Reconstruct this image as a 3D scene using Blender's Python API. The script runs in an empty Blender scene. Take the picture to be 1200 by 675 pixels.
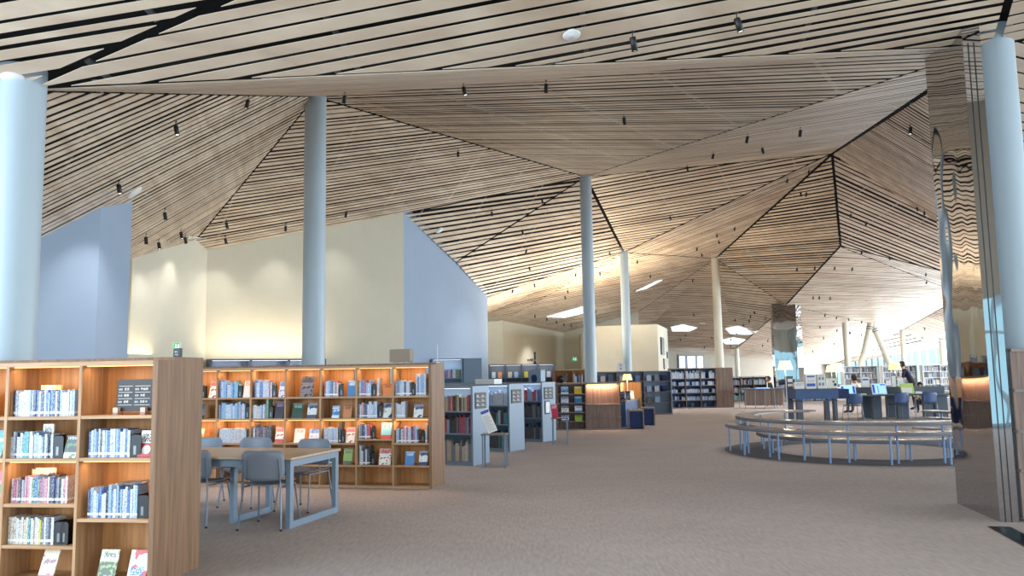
import bpy, math, random
import numpy as np
from mathutils import Vector, Matrix
R_ = random.Random(7)
SC = bpy.context.scene
COL = SC.collection

# ------------------------------------------------------------------ camera
F, EYE, TH, RO = 950.0, 1.5, math.atan(101/950), 0.017
_f = np.array([0, math.cos(TH), math.sin(TH)]); _r = np.array([1., 0, 0]); _u = np.array([0, -math.sin(TH), math.cos(TH)])
CR = math.cos(RO)*_r - math.sin(RO)*_u
CU = math.sin(RO)*_r + math.cos(RO)*_u
CO = np.array([0, 0, EYE])
def ray(x, y): return _f + CR*(x-600)/F + CU*(337.5-y)/F
def at(x, y, Y):                       # point of the plane y = Y seen at a place of the photograph
    d = ray(x, y); return CO + d*Y/d[1]
def on_floor(x, y, z=0.0):
    d = ray(x, y); return CO + d*(z-EYE)/d[2]
cam_d = bpy.data.cameras.new('camera'); cam = bpy.data.objects.new('camera', cam_d); COL.objects.link(cam)
cam_d.sensor_fit = 'HORIZONTAL'; cam_d.sensor_width = 36; cam_d.lens = 36*F/1200
cam_d.clip_end = 300; cam_d.clip_start = .05
m = Matrix(((CR[0], CU[0], -_f[0], CO[0]), (CR[1], CU[1], -_f[1], CO[1]), (CR[2], CU[2], -_f[2], CO[2]), (0, 0, 0, 1)))
cam.matrix_world = m
SC.camera = cam

# ------------------------------------------------------------------ materials
def lin(c):
    return tuple(((v/255)/12.92 if v/255 <= .04045 else ((v/255+.055)/1.055)**2.4) for v in c)
def _new(name):
    m = bpy.data.materials.new(name); m.use_nodes = True
    nt = m.node_tree; b = nt.nodes['Principled BSDF']; return m, nt, b
def mat(name, rgb, rough=.6, metal=0., bump=0., bscale=200, vary=0., vscale=3, spec=.5, coord='Object'):
    m, nt, b = _new(name)
    c = lin(rgb)+(1,)
    b.inputs['Base Color'].default_value = c; b.inputs['Roughness'].default_value = rough
    b.inputs['Metallic'].default_value = metal; b.inputs['Specular IOR Level'].default_value = spec
    if vary or bump:
        tc = nt.nodes.new('ShaderNodeTexCoord')
    if vary:
        n = nt.nodes.new('ShaderNodeTexNoise'); n.inputs['Scale'].default_value = vscale; n.inputs['Detail'].default_value = 5
        nt.links.new(tc.outputs[coord], n.inputs['Vector'])
        r = nt.nodes.new('ShaderNodeMapRange'); r.inputs[1].default_value = .3; r.inputs[2].default_value = .7
        r.inputs[3].default_value = 1-vary; r.inputs[4].default_value = 1+vary
        nt.links.new(n.outputs['Fac'], r.inputs[0])
        mx = nt.nodes.new('ShaderNodeVectorMath'); mx.operation = 'SCALE'; mx.inputs[0].default_value = c[:3]
        nt.links.new(r.outputs[0], mx.inputs['Scale']); nt.links.new(mx.outputs[0], b.inputs['Base Color'])
    if bump:
        n2 = nt.nodes.new('ShaderNodeTexNoise'); n2.inputs['Scale'].default_value = bscale; n2.inputs['Detail'].default_value = 2
        nt.links.new(tc.outputs[coord], n2.inputs['Vector'])
        bp = nt.nodes.new('ShaderNodeBump'); bp.inputs['Strength'].default_value = bump; bp.inputs['Distance'].default_value = .01
        nt.links.new(n2.outputs['Fac'], bp.inputs['Height']); nt.links.new(bp.outputs[0], b.inputs['Normal'])
    return m
def wood(name, c1, c2, scale=(1.5, 40, 40), rough=.5, plank=None):
    """grain running along the axis with the small scale number"""
    m, nt, b = _new(name)
    tc = nt.nodes.new('ShaderNodeTexCoord'); mp = nt.nodes.new('ShaderNodeMapping'); mp.inputs['Scale'].default_value = scale
    nt.links.new(tc.outputs['Object'], mp.inputs['Vector'])
    n = nt.nodes.new('ShaderNodeTexNoise'); n.inputs['Scale'].default_value = 1; n.inputs['Detail'].default_value = 6; n.inputs['Distortion'].default_value = .6
    nt.links.new(mp.outputs[0], n.inputs['Vector'])
    cr = nt.nodes.new('ShaderNodeValToRGB'); e = cr.color_ramp.elements
    e[0].position = .32; e[0].color = lin(c1)+(1,); e[1].position = .68; e[1].color = lin(c2)+(1,)
    nt.links.new(n.outputs['Fac'], cr.inputs[0]); nt.links.new(cr.outputs[0], b.inputs['Base Color'])
    b.inputs['Roughness'].default_value = rough; b.inputs['Specular IOR Level'].default_value = .35
    return m
def emit(name, rgb, s):
    m, nt, b = _new(name)
    b.inputs['Base Color'].default_value = lin(rgb)+(1,)
    b.inputs['Emission Color'].default_value = lin(rgb)+(1,); b.inputs['Emission Strength'].default_value = s
    return m
def spine_mat(name, rgb, ink, amount=.61, sx=210, sz=110):
    ink = tuple(int(a*.62+b_*.38) for a, b_ in zip(ink, rgb))
    """book jacket: plain colour, rows of small title marks, a paper label at the foot"""
    m, nt, b = _new(name)
    N = nt.nodes.new; L = nt.links.new
    tc = N('ShaderNodeTexCoord'); oi = N('ShaderNodeObjectInfo'); ad = N('ShaderNodeVectorMath'); ad.operation = 'ADD'
    mu = N('ShaderNodeMath'); mu.operation = 'MULTIPLY'; mu.inputs[1].default_value = 13.7
    L(oi.outputs['Random'], mu.inputs[0]); L(tc.outputs['Object'], ad.inputs[0]); L(mu.outputs[0], ad.inputs[1])
    mp = N('ShaderNodeMapping'); mp.inputs['Scale'].default_value = (sx, sx, sz); L(ad.outputs[0], mp.inputs[0])
    n = N('ShaderNodeTexNoise'); n.inputs['Scale'].default_value = 1; n.inputs['Detail'].default_value = 1.5; L(mp.outputs[0], n.inputs[0])
    gt = N('ShaderNodeMath'); gt.operation = 'GREATER_THAN'; gt.inputs[1].default_value = amount; L(n.outputs['Fac'], gt.inputs[0])
    mx = N('ShaderNodeMix'); mx.data_type = 'RGBA'; mx.inputs[6].default_value = lin(rgb)+(1,); mx.inputs[7].default_value = lin(ink)+(1,)
    L(gt.outputs[0], mx.inputs[0])
    sp = N('ShaderNodeSeparateXYZ'); L(tc.outputs['Object'], sp.inputs[0])
    c1 = N('ShaderNodeMath'); c1.operation = 'COMPARE'; c1.inputs[1].default_value = .028; c1.inputs[2].default_value = .009; L(sp.outputs['Z'], c1.inputs[0])
    m2 = N('ShaderNodeMix'); m2.data_type = 'RGBA'; L(c1.outputs[0], m2.inputs[0]); L(mx.outputs[2], m2.inputs[6])
    m2.inputs[7].default_value = lin((228, 232, 236))+(1,)
    L(m2.outputs[2], b.inputs['Base Color']); b.inputs['Roughness'].default_value = .35
    return m
def cover_mat(name, bands, blot=None, bscale=25, thr=.55, ink=(40, 40, 50), inkband=None):
    """front cover: flat bands of colour up the cover, blotches of a picture, small marks"""
    m, nt, b = _new(name); N = nt.nodes.new; L = nt.links.new
    tc = N('ShaderNodeTexCoord'); sp = N('ShaderNodeSeparateXYZ'); L(tc.outputs['Generated'], sp.inputs[0])
    cr = N('ShaderNodeValToRGB'); cr.color_ramp.interpolation = 'CONSTANT'
    for i, (p, c) in enumerate(bands):
        e = cr.color_ramp.elements[i] if i < 2 else cr.color_ramp.elements.new(p)
        e.position = p; e.color = lin(c)+(1,)
    if len(bands) == 1: cr.color_ramp.elements[1].color = lin(bands[0][1])+(1,)
    L(sp.outputs['Z'], cr.inputs[0]); out = cr.outputs[0]
    if blot:
        n = N('ShaderNodeTexNoise'); n.inputs['Scale'].default_value = bscale; n.inputs['Detail'].default_value = 1; L(tc.outputs['Object'], n.inputs[0])
        g = N('ShaderNodeMath'); g.operation = 'GREATER_THAN'; g.inputs[1].default_value = thr; L(n.outputs['Fac'], g.inputs[0])
        mx = N('ShaderNodeMix'); mx.data_type = 'RGBA'; L(g.outputs[0], mx.inputs[0]); L(out, mx.inputs[6]); mx.inputs[7].default_value = lin(blot)+(1,); out = mx.outputs[2]
    if inkband:
        n = N('ShaderNodeTexNoise'); n.inputs['Scale'].default_value = 110; n.inputs['Detail'].default_value = 0; L(tc.outputs['Object'], n.inputs[0])
        g = N('ShaderNodeMath'); g.operation = 'GREATER_THAN'; g.inputs[1].default_value = .5; L(n.outputs['Fac'], g.inputs[0])
        cm = N('ShaderNodeMath'); cm.operation = 'COMPARE'; cm.inputs[1].default_value = inkband[0]; cm.inputs[2].default_value = inkband[1]; L(sp.outputs['Z'], cm.inputs[0])
        cx = N('ShaderNodeMath'); cx.operation = 'COMPARE'; cx.inputs[1].default_value = .5; cx.inputs[2].default_value = .36; L(sp.outputs['X'], cx.inputs[0])
        mm = N('ShaderNodeMath'); mm.operation = 'MULTIPLY'; L(g.outputs[0], mm.inputs[0]); L(cm.outputs[0], mm.inputs[1])
        m3 = N('ShaderNodeMath'); m3.operation = 'MULTIPLY'; L(mm.outputs[0], m3.inputs[0]); L(cx.outputs[0], m3.inputs[1])
        mx = N('ShaderNodeMix'); mx.data_type = 'RGBA'; L(m3.outputs[0], mx.inputs[0]); L(out, mx.inputs[6]); mx.inputs[7].default_value = lin(ink)+(1,); out = mx.outputs[2]
    L(out, b.inputs['Base Color']); b.inputs['Roughness'].default_value = .3
    return m

M = {}
M['slat'] = wood('ceiling_slat_wood', (194, 171, 148), (222, 204, 181), (.7, .7, 7), .5)
M['back'] = mat('ceiling_void', (10, 10, 11), .9)
M['steel_rail'] = mat('rail_metal', (120, 122, 124), .4, .6)
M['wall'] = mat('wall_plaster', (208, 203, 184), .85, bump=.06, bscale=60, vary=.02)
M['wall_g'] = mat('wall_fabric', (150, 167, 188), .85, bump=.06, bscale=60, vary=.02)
M['wall_d'] = mat('far_wall_paint', (150, 142, 128), .85, vary=.03)
M['col'] = mat('column_paint', (174, 190, 200), .42, bump=.05, bscale=25, vary=.015)
M['colw'] = mat('cream_column_paint', (205, 200, 184), .45, vary=.015)
M['carpet'] = None
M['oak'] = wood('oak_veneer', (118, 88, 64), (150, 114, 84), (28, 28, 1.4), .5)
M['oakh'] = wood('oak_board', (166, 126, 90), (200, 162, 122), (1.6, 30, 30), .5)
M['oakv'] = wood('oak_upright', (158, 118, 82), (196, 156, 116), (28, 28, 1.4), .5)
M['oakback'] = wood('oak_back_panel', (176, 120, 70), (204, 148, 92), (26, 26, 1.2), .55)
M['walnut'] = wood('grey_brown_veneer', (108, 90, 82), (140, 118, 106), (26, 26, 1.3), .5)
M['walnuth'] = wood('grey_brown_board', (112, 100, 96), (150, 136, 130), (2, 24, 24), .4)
M['top'] = wood('table_wood', (182, 158, 132), (206, 184, 156), (1.6, 26, 26), .32)
M['bluegrey'] = mat('blue_grey_paint', (128, 148, 170), .45, vary=.02)
M['frame'] = mat('table_frame_paint', (124, 142, 160), .4)
M['seat'] = mat('grey_plastic', (112, 118, 130), .5)
M['backrest'] = mat('light_grey_plastic', (132, 140, 152), .45)
M['tube'] = mat('grey_tube', (118, 128, 144), .35, .3)
M['black'] = mat('black_metal', (18, 18, 20), .45)
M['blacksign'] = mat('black_board', (26, 26, 30), .5)
M['white'] = mat('white_plastic', (232, 232, 230), .5)
M['paper'] = mat('paper', (236, 234, 226), .8)
M['clip'] = mat('pale_wood_clip', (214, 180, 158), .5)
M['boxbrown'] = mat('taupe_card', (150, 132, 112), .6)
M['navy'] = mat('navy_fabric', (38, 52, 96), .85)
M['deskblue'] = mat('blue_desk_panel', (62, 88, 134), .5)
M['slate'] = mat('slate_laminate', (78, 88, 104), .45)
M['benchtop'] = wood('bench_wood', (132, 120, 114), (160, 148, 142), (3, 3, 30), .25)
M['benchleg'] = mat('bench_leg_paint', (130, 160, 200), .35, .1)
M['rim'] = mat('bench_rim_paint', (104, 112, 130), .4)
M['led_warm'] = emit('warm_led', (255, 190, 110), 1.6)
M['led_white'] = emit('white_led', (240, 246, 255), 1.6)
M['shade'] = emit('lit_lamp_shade', (255, 238, 200), .75)
M['shadey'] = emit('lit_yellow_lamp_shade', (255, 226, 160), .75)
M['lens'] = emit('spot_lens', (255, 246, 230), 1.2)
M['skin'] = mat('skin', (206, 160, 130), .6)
M['hair'] = mat('dark_hair', (22, 18, 18), .6)
M['cream'] = mat('cream_cloth', (232, 228, 222), .85)
M['navycloth'] = mat('navy_cloth', (26, 32, 58), .85)
M['dark'] = mat('dark_cloth', (40, 38, 42), .85)
M['green'] = emit('exit_green', (40, 170, 110), .5)
M['exitwhite'] = emit('exit_white', (225, 245, 235), .6)
M['screen'] = emit('screen_light', (150, 200, 245), .55)
M['screenblue'] = emit('screen_blue', (30, 60, 190), .35)
M['greenpaper'] = mat('yellow_green_board', (190, 214, 120), .5)
M['bluepaper'] = mat('blue_print', (60, 96, 190), .5)
M['redprint'] = mat('red_print', (196, 52, 60), .5)
M['skylight'] = emit('skylight_pane', (232, 240, 250), .62)
M['grille'] = mat('grille_metal', (40, 42, 46), .25, .8)
M['mull'] = mat('mullion_paint', (150, 168, 178), .5)

def carpet():
    m, nt, b = _new('carpet_tiles'); N = nt.nodes.new; L = nt.links.new
    tc = N('ShaderNodeTexCoord')
    n = N('ShaderNodeTexNoise'); n.inputs['Scale'].default_value = 160; n.inputs['Detail'].default_value = 3; L(tc.outputs['Object'], n.inputs[0])
    n2 = N('ShaderNodeTexNoise'); n2.inputs['Scale'].default_value = .8; n2.inputs['Detail'].default_value = 3; L(tc.outputs['Object'], n2.inputs[0])
    mp = N('ShaderNodeMapping'); mp.inputs['Rotation'].default_value = (0, 0, .3); mp.inputs['Scale'].default_value = (40, 6, 1); L(tc.outputs['Object'], mp.inputs[0])
    n3 = N('ShaderNodeTexNoise'); n3.inputs['Scale'].default_value = 1; L(mp.outputs[0], n3.inputs[0])
    ad = N('ShaderNodeMath'); ad.operation = 'ADD'; L(n.outputs['Fac'], ad.inputs[0]); L(n3.outputs['Fac'], ad.inputs[1])
    a2 = N('ShaderNodeMath'); a2.operation = 'MULTIPLY_ADD'; a2.inputs[1].default_value = .5; L(n2.outputs['Fac'], a2.inputs[0]); L(ad.outputs[0], a2.inputs[2])
    cr = N('ShaderNodeMapRange'); cr.inputs[1].default_value = .95; cr.inputs[2].default_value = 1.6; cr.inputs[3].default_value = 0; cr.inputs[4].default_value = 1; L(a2.outputs[0], cr.inputs[0])
    mx = N('ShaderNodeMix'); mx.data_type = 'RGBA'; L(cr.outputs[0], mx.inputs[0]); mx.inputs[6].default_value = lin((158, 149, 147))+(1,); mx.inputs[7].default_value = lin((186, 176, 172))+(1,)
    L(mx.outputs[2], b.inputs['Base Color']); b.inputs['Roughness'].default_value = .85; b.inputs['Specular IOR Level'].default_value = .25
    bp = N('ShaderNodeBump'); bp.inputs['Strength'].default_value = .2; bp.inputs['Distance'].default_value = .005; L(n.outputs['Fac'], bp.inputs['Height']); L(bp.outputs[0], b.inputs['Normal'])
    return m
M['carpet'] = carpet()
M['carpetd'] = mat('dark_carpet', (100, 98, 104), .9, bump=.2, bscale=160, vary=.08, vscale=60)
def mirror():
    m, nt, b = _new('polished_steel'); N = nt.nodes.new; L = nt.links.new
    b.inputs['Metallic'].default_value = 1; b.inputs['Roughness'].default_value = .02; b.inputs['Base Color'].default_value = (.5, .5, .51, 1)
    tc = N('ShaderNodeTexCoord'); mp = N('ShaderNodeMapping'); mp.inputs['Scale'].default_value = (1.6, 1.6, .9); L(tc.outputs['Object'], mp.inputs[0])
    n = N('ShaderNodeTexNoise'); n.inputs['Scale'].default_value = 1.3; n.inputs['Detail'].default_value = 1; L(mp.outputs[0], n.inputs[0])
    bp = N('ShaderNodeBump'); bp.inputs['Strength'].default_value = .12; bp.inputs['Distance'].default_value = .05; L(n.outputs['Fac'], bp.inputs['Height']); L(bp.outputs[0], b.inputs['Normal'])
    return m
M['mirror'] = mirror()
def pane():
    m, nt, b = _new('window_glass'); N = nt.nodes.new; L = nt.links.new
    t = N('ShaderNodeBsdfTransparent'); t.inputs[0].default_value = (.86, .95, .97, 1)
    g = N('ShaderNodeBsdfGlossy'); g.inputs['Roughness'].default_value = .03
    mx = N('ShaderNodeMixShader'); mx.inputs[0].default_value = .07; L(t.outputs[0], mx.inputs[1]); L(g.outputs[0], mx.inputs[2])
    L(mx.outputs[0], nt.nodes['Material Output'].inputs['Surface']); return m
M['pane'] = pane()

# ------------------------------------------------------------------ mesh builder
class MB:
    def __init__(s): s.v = []; s.f = []; s.mi = []; s.mats = []; s.sm = []
    def _m(s, m):
        if m not in s.mats: s.mats.append(m)
        return s.mats.index(m)
    def add(s, vs, fs, m='', smooth=False):
        o = len(s.v); s.v += [tuple(map(float, p)) for p in vs]; k = s._m(m)
        for f in fs: s.f.append(tuple(i+o for i in f)); s.mi.append(k); s.sm.append(smooth)
        return s
    def box(s, x0, x1, y0, y1, z0, z1, m='', M4=None):
        vs = [(x0,y0,z0),(x1,y0,z0),(x1,y1,z0),(x0,y1,z0),(x0,y0,z1),(x1,y0,z1),(x1,y1,z1),(x0,y1,z1)]
        if M4 is not None: vs = [tuple(M4 @ Vector(p)) for p in vs]
        return s.add(vs, [(0,3,2,1),(4,5,6,7),(0,1,5,4),(1,2,6,5),(2,3,7,6),(3,0,4,7)], m)
    def rbox(s, x0, x1, y0, y1, z0, z1, m='', r=.02, axis='y', M4=None, n=4):
        """box with rounded corners in the plane across AXIS"""
        if axis == 'y': a0, a1, b0, b1, c0, c1 = x0, x1, z0, z1, y0, y1
        elif axis == 'z': a0, a1, b0, b1, c0, c1 = x0, x1, y0, y1, z0, z1
        else: a0, a1, b0, b1, c0, c1 = y0, y1, z0, z1, x0, x1
        pr = []
        for cx, cy, s0 in ((a1-r, b1-r, 0), (a0+r, b1-r, 1), (a0+r, b0+r, 2), (a1-r, b0+r, 3)):
            for i in range(n+1):
                t = (s0+i/n)*math.pi/2; pr.append((cx+r*math.cos(t), cy+r*math.sin(t)))
        def P(a, b, c): return (a, c, b) if axis == 'y' else ((a, b, c) if axis == 'z' else (c, a, b))
        vs = [P(a, b, c0) for a, b in pr]+[P(a, b, c1) for a, b in pr]; k = len(pr)
        if M4 is not None: vs = [tuple(M4 @ Vector(p)) for p in vs]
        fs = [tuple(range(k)), tuple(range(2*k-1, k-1, -1))]+[(i, (i+1) % k, (i+1) % k+k, i+k) for i in range(k)]
        return s.add(vs, fs, m)
    def tube(s, pts, r, m='', n=8, caps=True):
        pts = [Vector(p) for p in pts]; rs = r if isinstance(r, (list, tuple)) else [r]*len(pts)
        vs = []
        for i, p in enumerate(pts):
            d = (pts[min(i+1, len(pts)-1)]-pts[max(i-1, 0)]).normalized()
            a = d.cross(Vector((0, 0, 1)))
            if a.length < 1e-3: a = Vector((1, 0, 0))
            a.normalize(); b = d.cross(a)
            for k in range(n):
                t = 2*math.pi*k/n; vs.append(p+(a*math.cos(t)+b*math.sin(t))*rs[i])
        fs = [(i*n+k, i*n+(k+1) % n, (i+1)*n+(k+1) % n, (i+1)*n+k) for i in range(len(pts)-1) for k in range(n)]
        s.add(vs, fs, m, True)
        if caps:
            s.add(vs[:n], [tuple(range(n-1, -1, -1))], m); s.add(vs[-n:], [tuple(range(n))], m)
        return s
    def lathe(s, prof, m='', n=24, c=(0, 0, 0)):
        vs = [(c[0]+r*math.cos(2*math.pi*k/n), c[1]+r*math.sin(2*math.pi*k/n), c[2]+z) for r, z in prof for k in range(n)]
        fs = [(i*n+k, i*n+(k+1) % n, (i+1)*n+(k+1) % n, (i+1)*n+k) for i in range(len(prof)-1) for k in range(n)]
        return s.add(vs, fs, m, True)
    def prism(s, poly, z0, z1, m=''):
        k = len(poly); vs = [(x, y, z0) for x, y in poly]+[(x, y, z1) for x, y in poly]
        return s.add(vs, [tuple(range(k-1, -1, -1)), tuple(range(k, 2*k))]+[(i, (i+1) % k, (i+1) % k+k, i+k) for i in range(k)], m)
    def ball(s, c, r, m='', n=12, sc=(1, 1, 1)):
        h = n//2; vs = []
        for i in range(h+1):
            t = math.pi*i/h
            for k in range(n):
                a = 2*math.pi*k/n
                vs.append((c[0]+r*sc[0]*math.sin(t)*math.cos(a), c[1]+r*sc[1]*math.sin(t)*math.sin(a), c[2]+r*sc[2]*math.cos(t)))
        return s.add(vs, [(i*n+k, (i+1)*n+k, (i+1)*n+(k+1) % n, i*n+(k+1) % n) for i in range(h) for k in range(n)], m, True)
    def mesh(s, name, default=None):
        me = bpy.data.meshes.new(name); me.from_pydata(s.v, [], s.f)
        for k in s.mats:
            me.materials.append(M[k] if k else (M[default] if isinstance(default, str) else default))
        me.polygons.foreach_set('material_index', s.mi); me.polygons.foreach_set('use_smooth', s.sm)
        me.update(); return me
    def build(s, name, default=None, parent=None, loc=None, rz=None):
        o = bpy.data.objects.new(name, s.mesh(name, default)); COL.objects.link(o)
        if parent is not None: o.parent = parent
        if loc is not None: o.location = loc
        if rz is not None: o.rotation_euler = (0, 0, rz)
        return o
def tag(o, label=None, cat=None, group=None, kind=None):
    if label: o['label'] = label
    if cat: o['category'] = cat
    if group: o['group'] = group
    if kind: o['kind'] = kind
    return o
def empty(name, loc, rz=0., label=None, cat=None, group=None):
    o = bpy.data.objects.new(name, None); COL.objects.link(o); o.location = loc; o.rotation_euler = (0, 0, rz)
    o.empty_display_size = .1
    return tag(o, label, cat, group)
KIDS = {}
def copy_tree(o, loc=None, rz=None, label=None, group=None, parent=None):
    c = o.copy(); COL.objects.link(c)
    if parent is not None: c.parent = parent
    for ch in [x for x in o.children]: copy_tree(ch, parent=c)
    if loc is not None: c.location = loc
    if rz is not None: c.rotation_euler = (0, 0, rz)
    if label: c['label'] = label
    if group: c['group'] = group
    return c
def struct(o, label=None):
    o['kind'] = 'structure'
    if label: o['label'] = label
    return o
def area(name, loc, rot, sx, sy, power, rgb, parent=None, spread=None):
    l = bpy.data.lights.new(name, 'AREA'); l.shape = 'RECTANGLE'; l.size = sx; l.size_y = sy; l.energy = power; l.color = rgb
    if spread: l.spread = spread
    o = bpy.data.objects.new(name, l); COL.objects.link(o); o.location = loc; o.rotation_euler = rot
    if parent is not None: o.parent = parent
    return o
ORD = ['first','second','third','fourth','fifth','sixth','seventh','eighth','ninth','tenth','eleventh','twelfth','thirteenth','fourteenth','fifteenth','sixteenth','seventeenth','eighteenth','nineteenth','twentieth']+['twenty-'+w for w in ['first','second','third','fourth','fifth','sixth','seventh','eighth','ninth']]+['thirtieth']+['thirty-'+w for w in ['first','second','third','fourth','fifth','sixth','seventh','eighth','ninth']]+['fortieth']+['forty-%s' % w for w in ['first','second','third','fourth','fifth','sixth','seventh','eighth','ninth']]
# ------------------------------------------------------------------ ceiling
def A_(p): return np.array(p, float)
def z_on(a, b, c, x, y):
    n = np.cross(b-a, c-a); return A_((x, y, a[2]-(n[0]*(x-a[0])+n[1]*(y-a[1]))/n[2]))
def hit(x, y, a, b, c):
    n = np.cross(b-a, c-a); d = ray(x, y); return CO+d*(n@(a-CO))/(n@d)
V1 = at(26, 106, 7.2); V2 = at(370, 113, 15); V3 = at(686, 207, 25.5); VR = at(1166, 54, 8.45)
V4 = at(731, 296, 33); V5 = at(838, 303, 38); V6 = at(975, 180, 24); V8 = at(921, 358, 38)
V7 = hit(985, 289, V6, V5, V8)
W222 = at(222, 290, 18); W243 = hit(243, 293, V3, V2, W222); W1 = hit(473, 250, V3, V2, W222)
W2 = hit(571, 348, V3, W1, V4); WM = hit(535, 307, V3, W1, V4)
W155 = hit(155, 303, V1, V2, W222); C118 = hit(118, 243, V1, V2, W222); C155 = hit(155, 238, V1, V2, W222); C45 = hit(45, 280, V1, V2, W222)
F572 = at(545, 379, 38); F590 = at(589, 376, 38.5); F661 = at(661, 390, 46); F748 = at(748, 366, 46)
G1 = at(740, 406, 58); G3 = at(980, 428, 70); V12 = at(863, 409, 54); V11 = at(1057, 387, 50)
Q = at(1096, 408, 50); QR = at(1240, 380, 42); V10 = at(1131, 346, 40); V9 = at(1240, 352, 39)
TL2 = z_on(V1, V2, W222, -8.0, 12.5); TL3 = z_on(V1, V2, W222, -8.2, 18.4)
P0 = A_((.5, 0, 6.0))
B1 = hit(270, 5, V1, VR, P0); BK = -6.0
def ext(a, b, y): t = (y-a[1])/(b[1]-a[1]); return a+(b-a)*t
AP = hit(1308, -456, V1, VR, P0)
L1 = A_((-7.8, 5.0, 4.45)); TL = z_on(V1, V2, W222, -6.6, 7.6); LB = z_on(V1, L1, AP, -9.5, BK); NB = z_on(V1, L1, AP, 9.0, BK); print('AP', AP, 'LB', LB, 'NB', NB, 'TL', TL)
E1 = A_((28, 0, 5.0))
FACETS = []   # name, points, slat line in the photograph, pitch, fraction, inset list
def facet(name, pts, line, pitch, frac=.78, inset=.03, seams=(), desc=''):
    FACETS.append(dict(name=name, pts=[A_(p) for p in pts], line=line, pitch=pitch, frac=frac, inset=inset, seams=seams, desc=desc))
facet('NS', [V1, TL, L1], ((-10, 110), (-60, 120)), 0.2, 0.76, .03, (1,), 'the ceiling left of the edge column')
facet('NL', [V1, L1, LB, NB, AP], ((0, 45), (213, 10)), 0.21, 0.74, .055, (1, 2, 3), 'the large near ceiling panel at upper left')
facet('NR', [V1, AP, VR], ((400, 52), (630, 8)), 0.19, 0.7, .035, (), 'the near ceiling band above the first fold')
facet('NG', [AP, NB, E1], ((1036, -150), (1195, -190)), 0.25, 0.76, .05, (1, 2), 'the ceiling panel above the viewer')
facet('NE', [VR, AP, E1], ((1036, 50), (1195, 15)), 0.2, 0.76, .05, (1,), 'the ceiling panel by the mirrored pier')
facet('NF', [VR, E1, V9], ((1190, 150), (1240, 160)), 0.25, 0.76, .05, (0,), 'the ceiling panel right of the mirrored pier')
facet('T0', [V1, V2, W222, TL3, TL2, TL], ((48, 236), (258, 136)), 0.14, 0.62, .025, (2, 3, 4), 'the slatted panel between the two left columns')
facet('T0b', [V2, V3, W1, W243, W222], ((300, 266), (560, 221)), .13, .6, .03, (2, 3), 'the slatted panel above the cream wall')
facet('T1', [V1, VR, V2], ((400, 108), (900, 84)), 0.18, 0.6, .01, (1,), 'the broad slatted panel over the middle columns')
facet('T1b', [V2, VR, V3], ((450, 133), (1000, 121)), 0.19, 0.57, .02, (0,), 'the broad slatted panel over the middle columns')
facet('T2', [VR, V6, V3], ((820, 190), (1070, 155)), 0.18, 0.56, .04, (), 'the narrow slatted panel left of the mirrored pier')
facet('T3', [V3, V6, V4], ((700, 246), (860, 219)), 0.26, 0.62, .05, (), 'the shaded wide-slat panel right of the middle column')
facet('T12', [V3, WM, W1], ((520, 268), (640, 249)), 0.24, 0.64, .05, (1,), 'the shaded wide-slat panel beside the grey wall')
facet('T12b', [V3, V4, W2, WM], ((520, 322), (680, 291)), 0.24, 0.64, .05, (2,), 'the shaded wide-slat panel beside the grey wall')
facet('T13b', [V4, F572, W2], ((590, 345), (690, 322)), 0.2, 0.68, .02, (0, 1, 2), 'the bright panel behind the shaded one')
facet('T13', [V4, F590, F572], ((590, 355), (690, 332)), 0.2, 0.68, .02, (1, 2), 'the bright panel behind the shaded one')
facet('T14', [V4, F661, F590], ((620, 375), (690, 361)), 0.24, 0.68, .02, (0, 1), 'the bright panel above the far white wall')
facet('T14c', [V4, F748, F661], ((660, 370), (740, 354)), 0.24, 0.68, .02, (0, 1, 2), 'the bright panel above the far white wall')
facet('T14b', [V4, V5, F748], ((740, 330), (800, 318)), 0.24, 0.68, .03, (2,), 'the bright panel above the far white wall')
facet('T4', [V6, V5, V4], ((800, 283), (900, 246)), 0.18, 0.62, .04, (), 'the streaked panel left of the tall slatted kite')
facet('T5', [V6, V7, V8, V5], ((870, 291), (965, 283)), 0.16, 0.6, .05, (), 'the tall kite-shaped panel in the centre')
facet('T6', [V6, V9, V7], ((1000, 250), (1100, 292)), 0.15, 0.6, .05, (0,), 'the steep panel beside the mirrored pier')
facet('T6b', [V6, VR, V9], ((1010, 180), (1090, 225)), 0.19, 0.56, .05, (1, 2), 'the steep panel beside the mirrored pier')
facet('T7', [V7, V9, V10], ((1040, 303), (1100, 322)), 0.2, 0.76, .02, (1,), 'the sliver panel beside the mirrored pier')
facet('T8', [V7, V10, V8], ((960, 335), (1080, 339)), 0.18, 0.68, .03, (1,), 'the broad panel right of the far mirrored pier')
facet('T8b', [V8, V10, V11], ((960, 366), (1080, 366)), 0.2, 0.7, .03, (0,), 'the broad panel right of the far mirrored pier')
facet('T9', [V8, V11, G3], ((940, 402), (1030, 402)), 0.3, 0.76, .02, (2,), 'the far panel behind the slanted columns')
facet('T10', [V11, Q, G3], ((1000, 416), (1080, 400)), 0.35, 0.76, .02, (1,), 'the far panel above the window wall')
facet('T10b', [V11, V10, Q], ((1066, 378), (1110, 392)), 0.3, 0.76, .03, (1,), 'the far panel above the window wall')
facet('T10c', [V10, QR, Q], ((1110, 372), (1180, 384)), 0.4, 0.76, .02, (0, 1, 2), 'the far panel above the window wall')
facet('T10d', [V10, V9, QR], ((1130, 356), (1200, 364)), 0.4, 0.76, .02, (0, 1, 2), 'the far panel above the window wall')
facet('T11', [V5, V8, V12], ((850, 343), (905, 349)), 0.26, 0.76, .03, (2,), 'the far panel beside the slim column')
facet('T11b', [V5, V12, G1], ((800, 372), (850, 374)), 0.3, 0.76, .02, (0, 1, 2), 'the far panel with the skylights')
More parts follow.
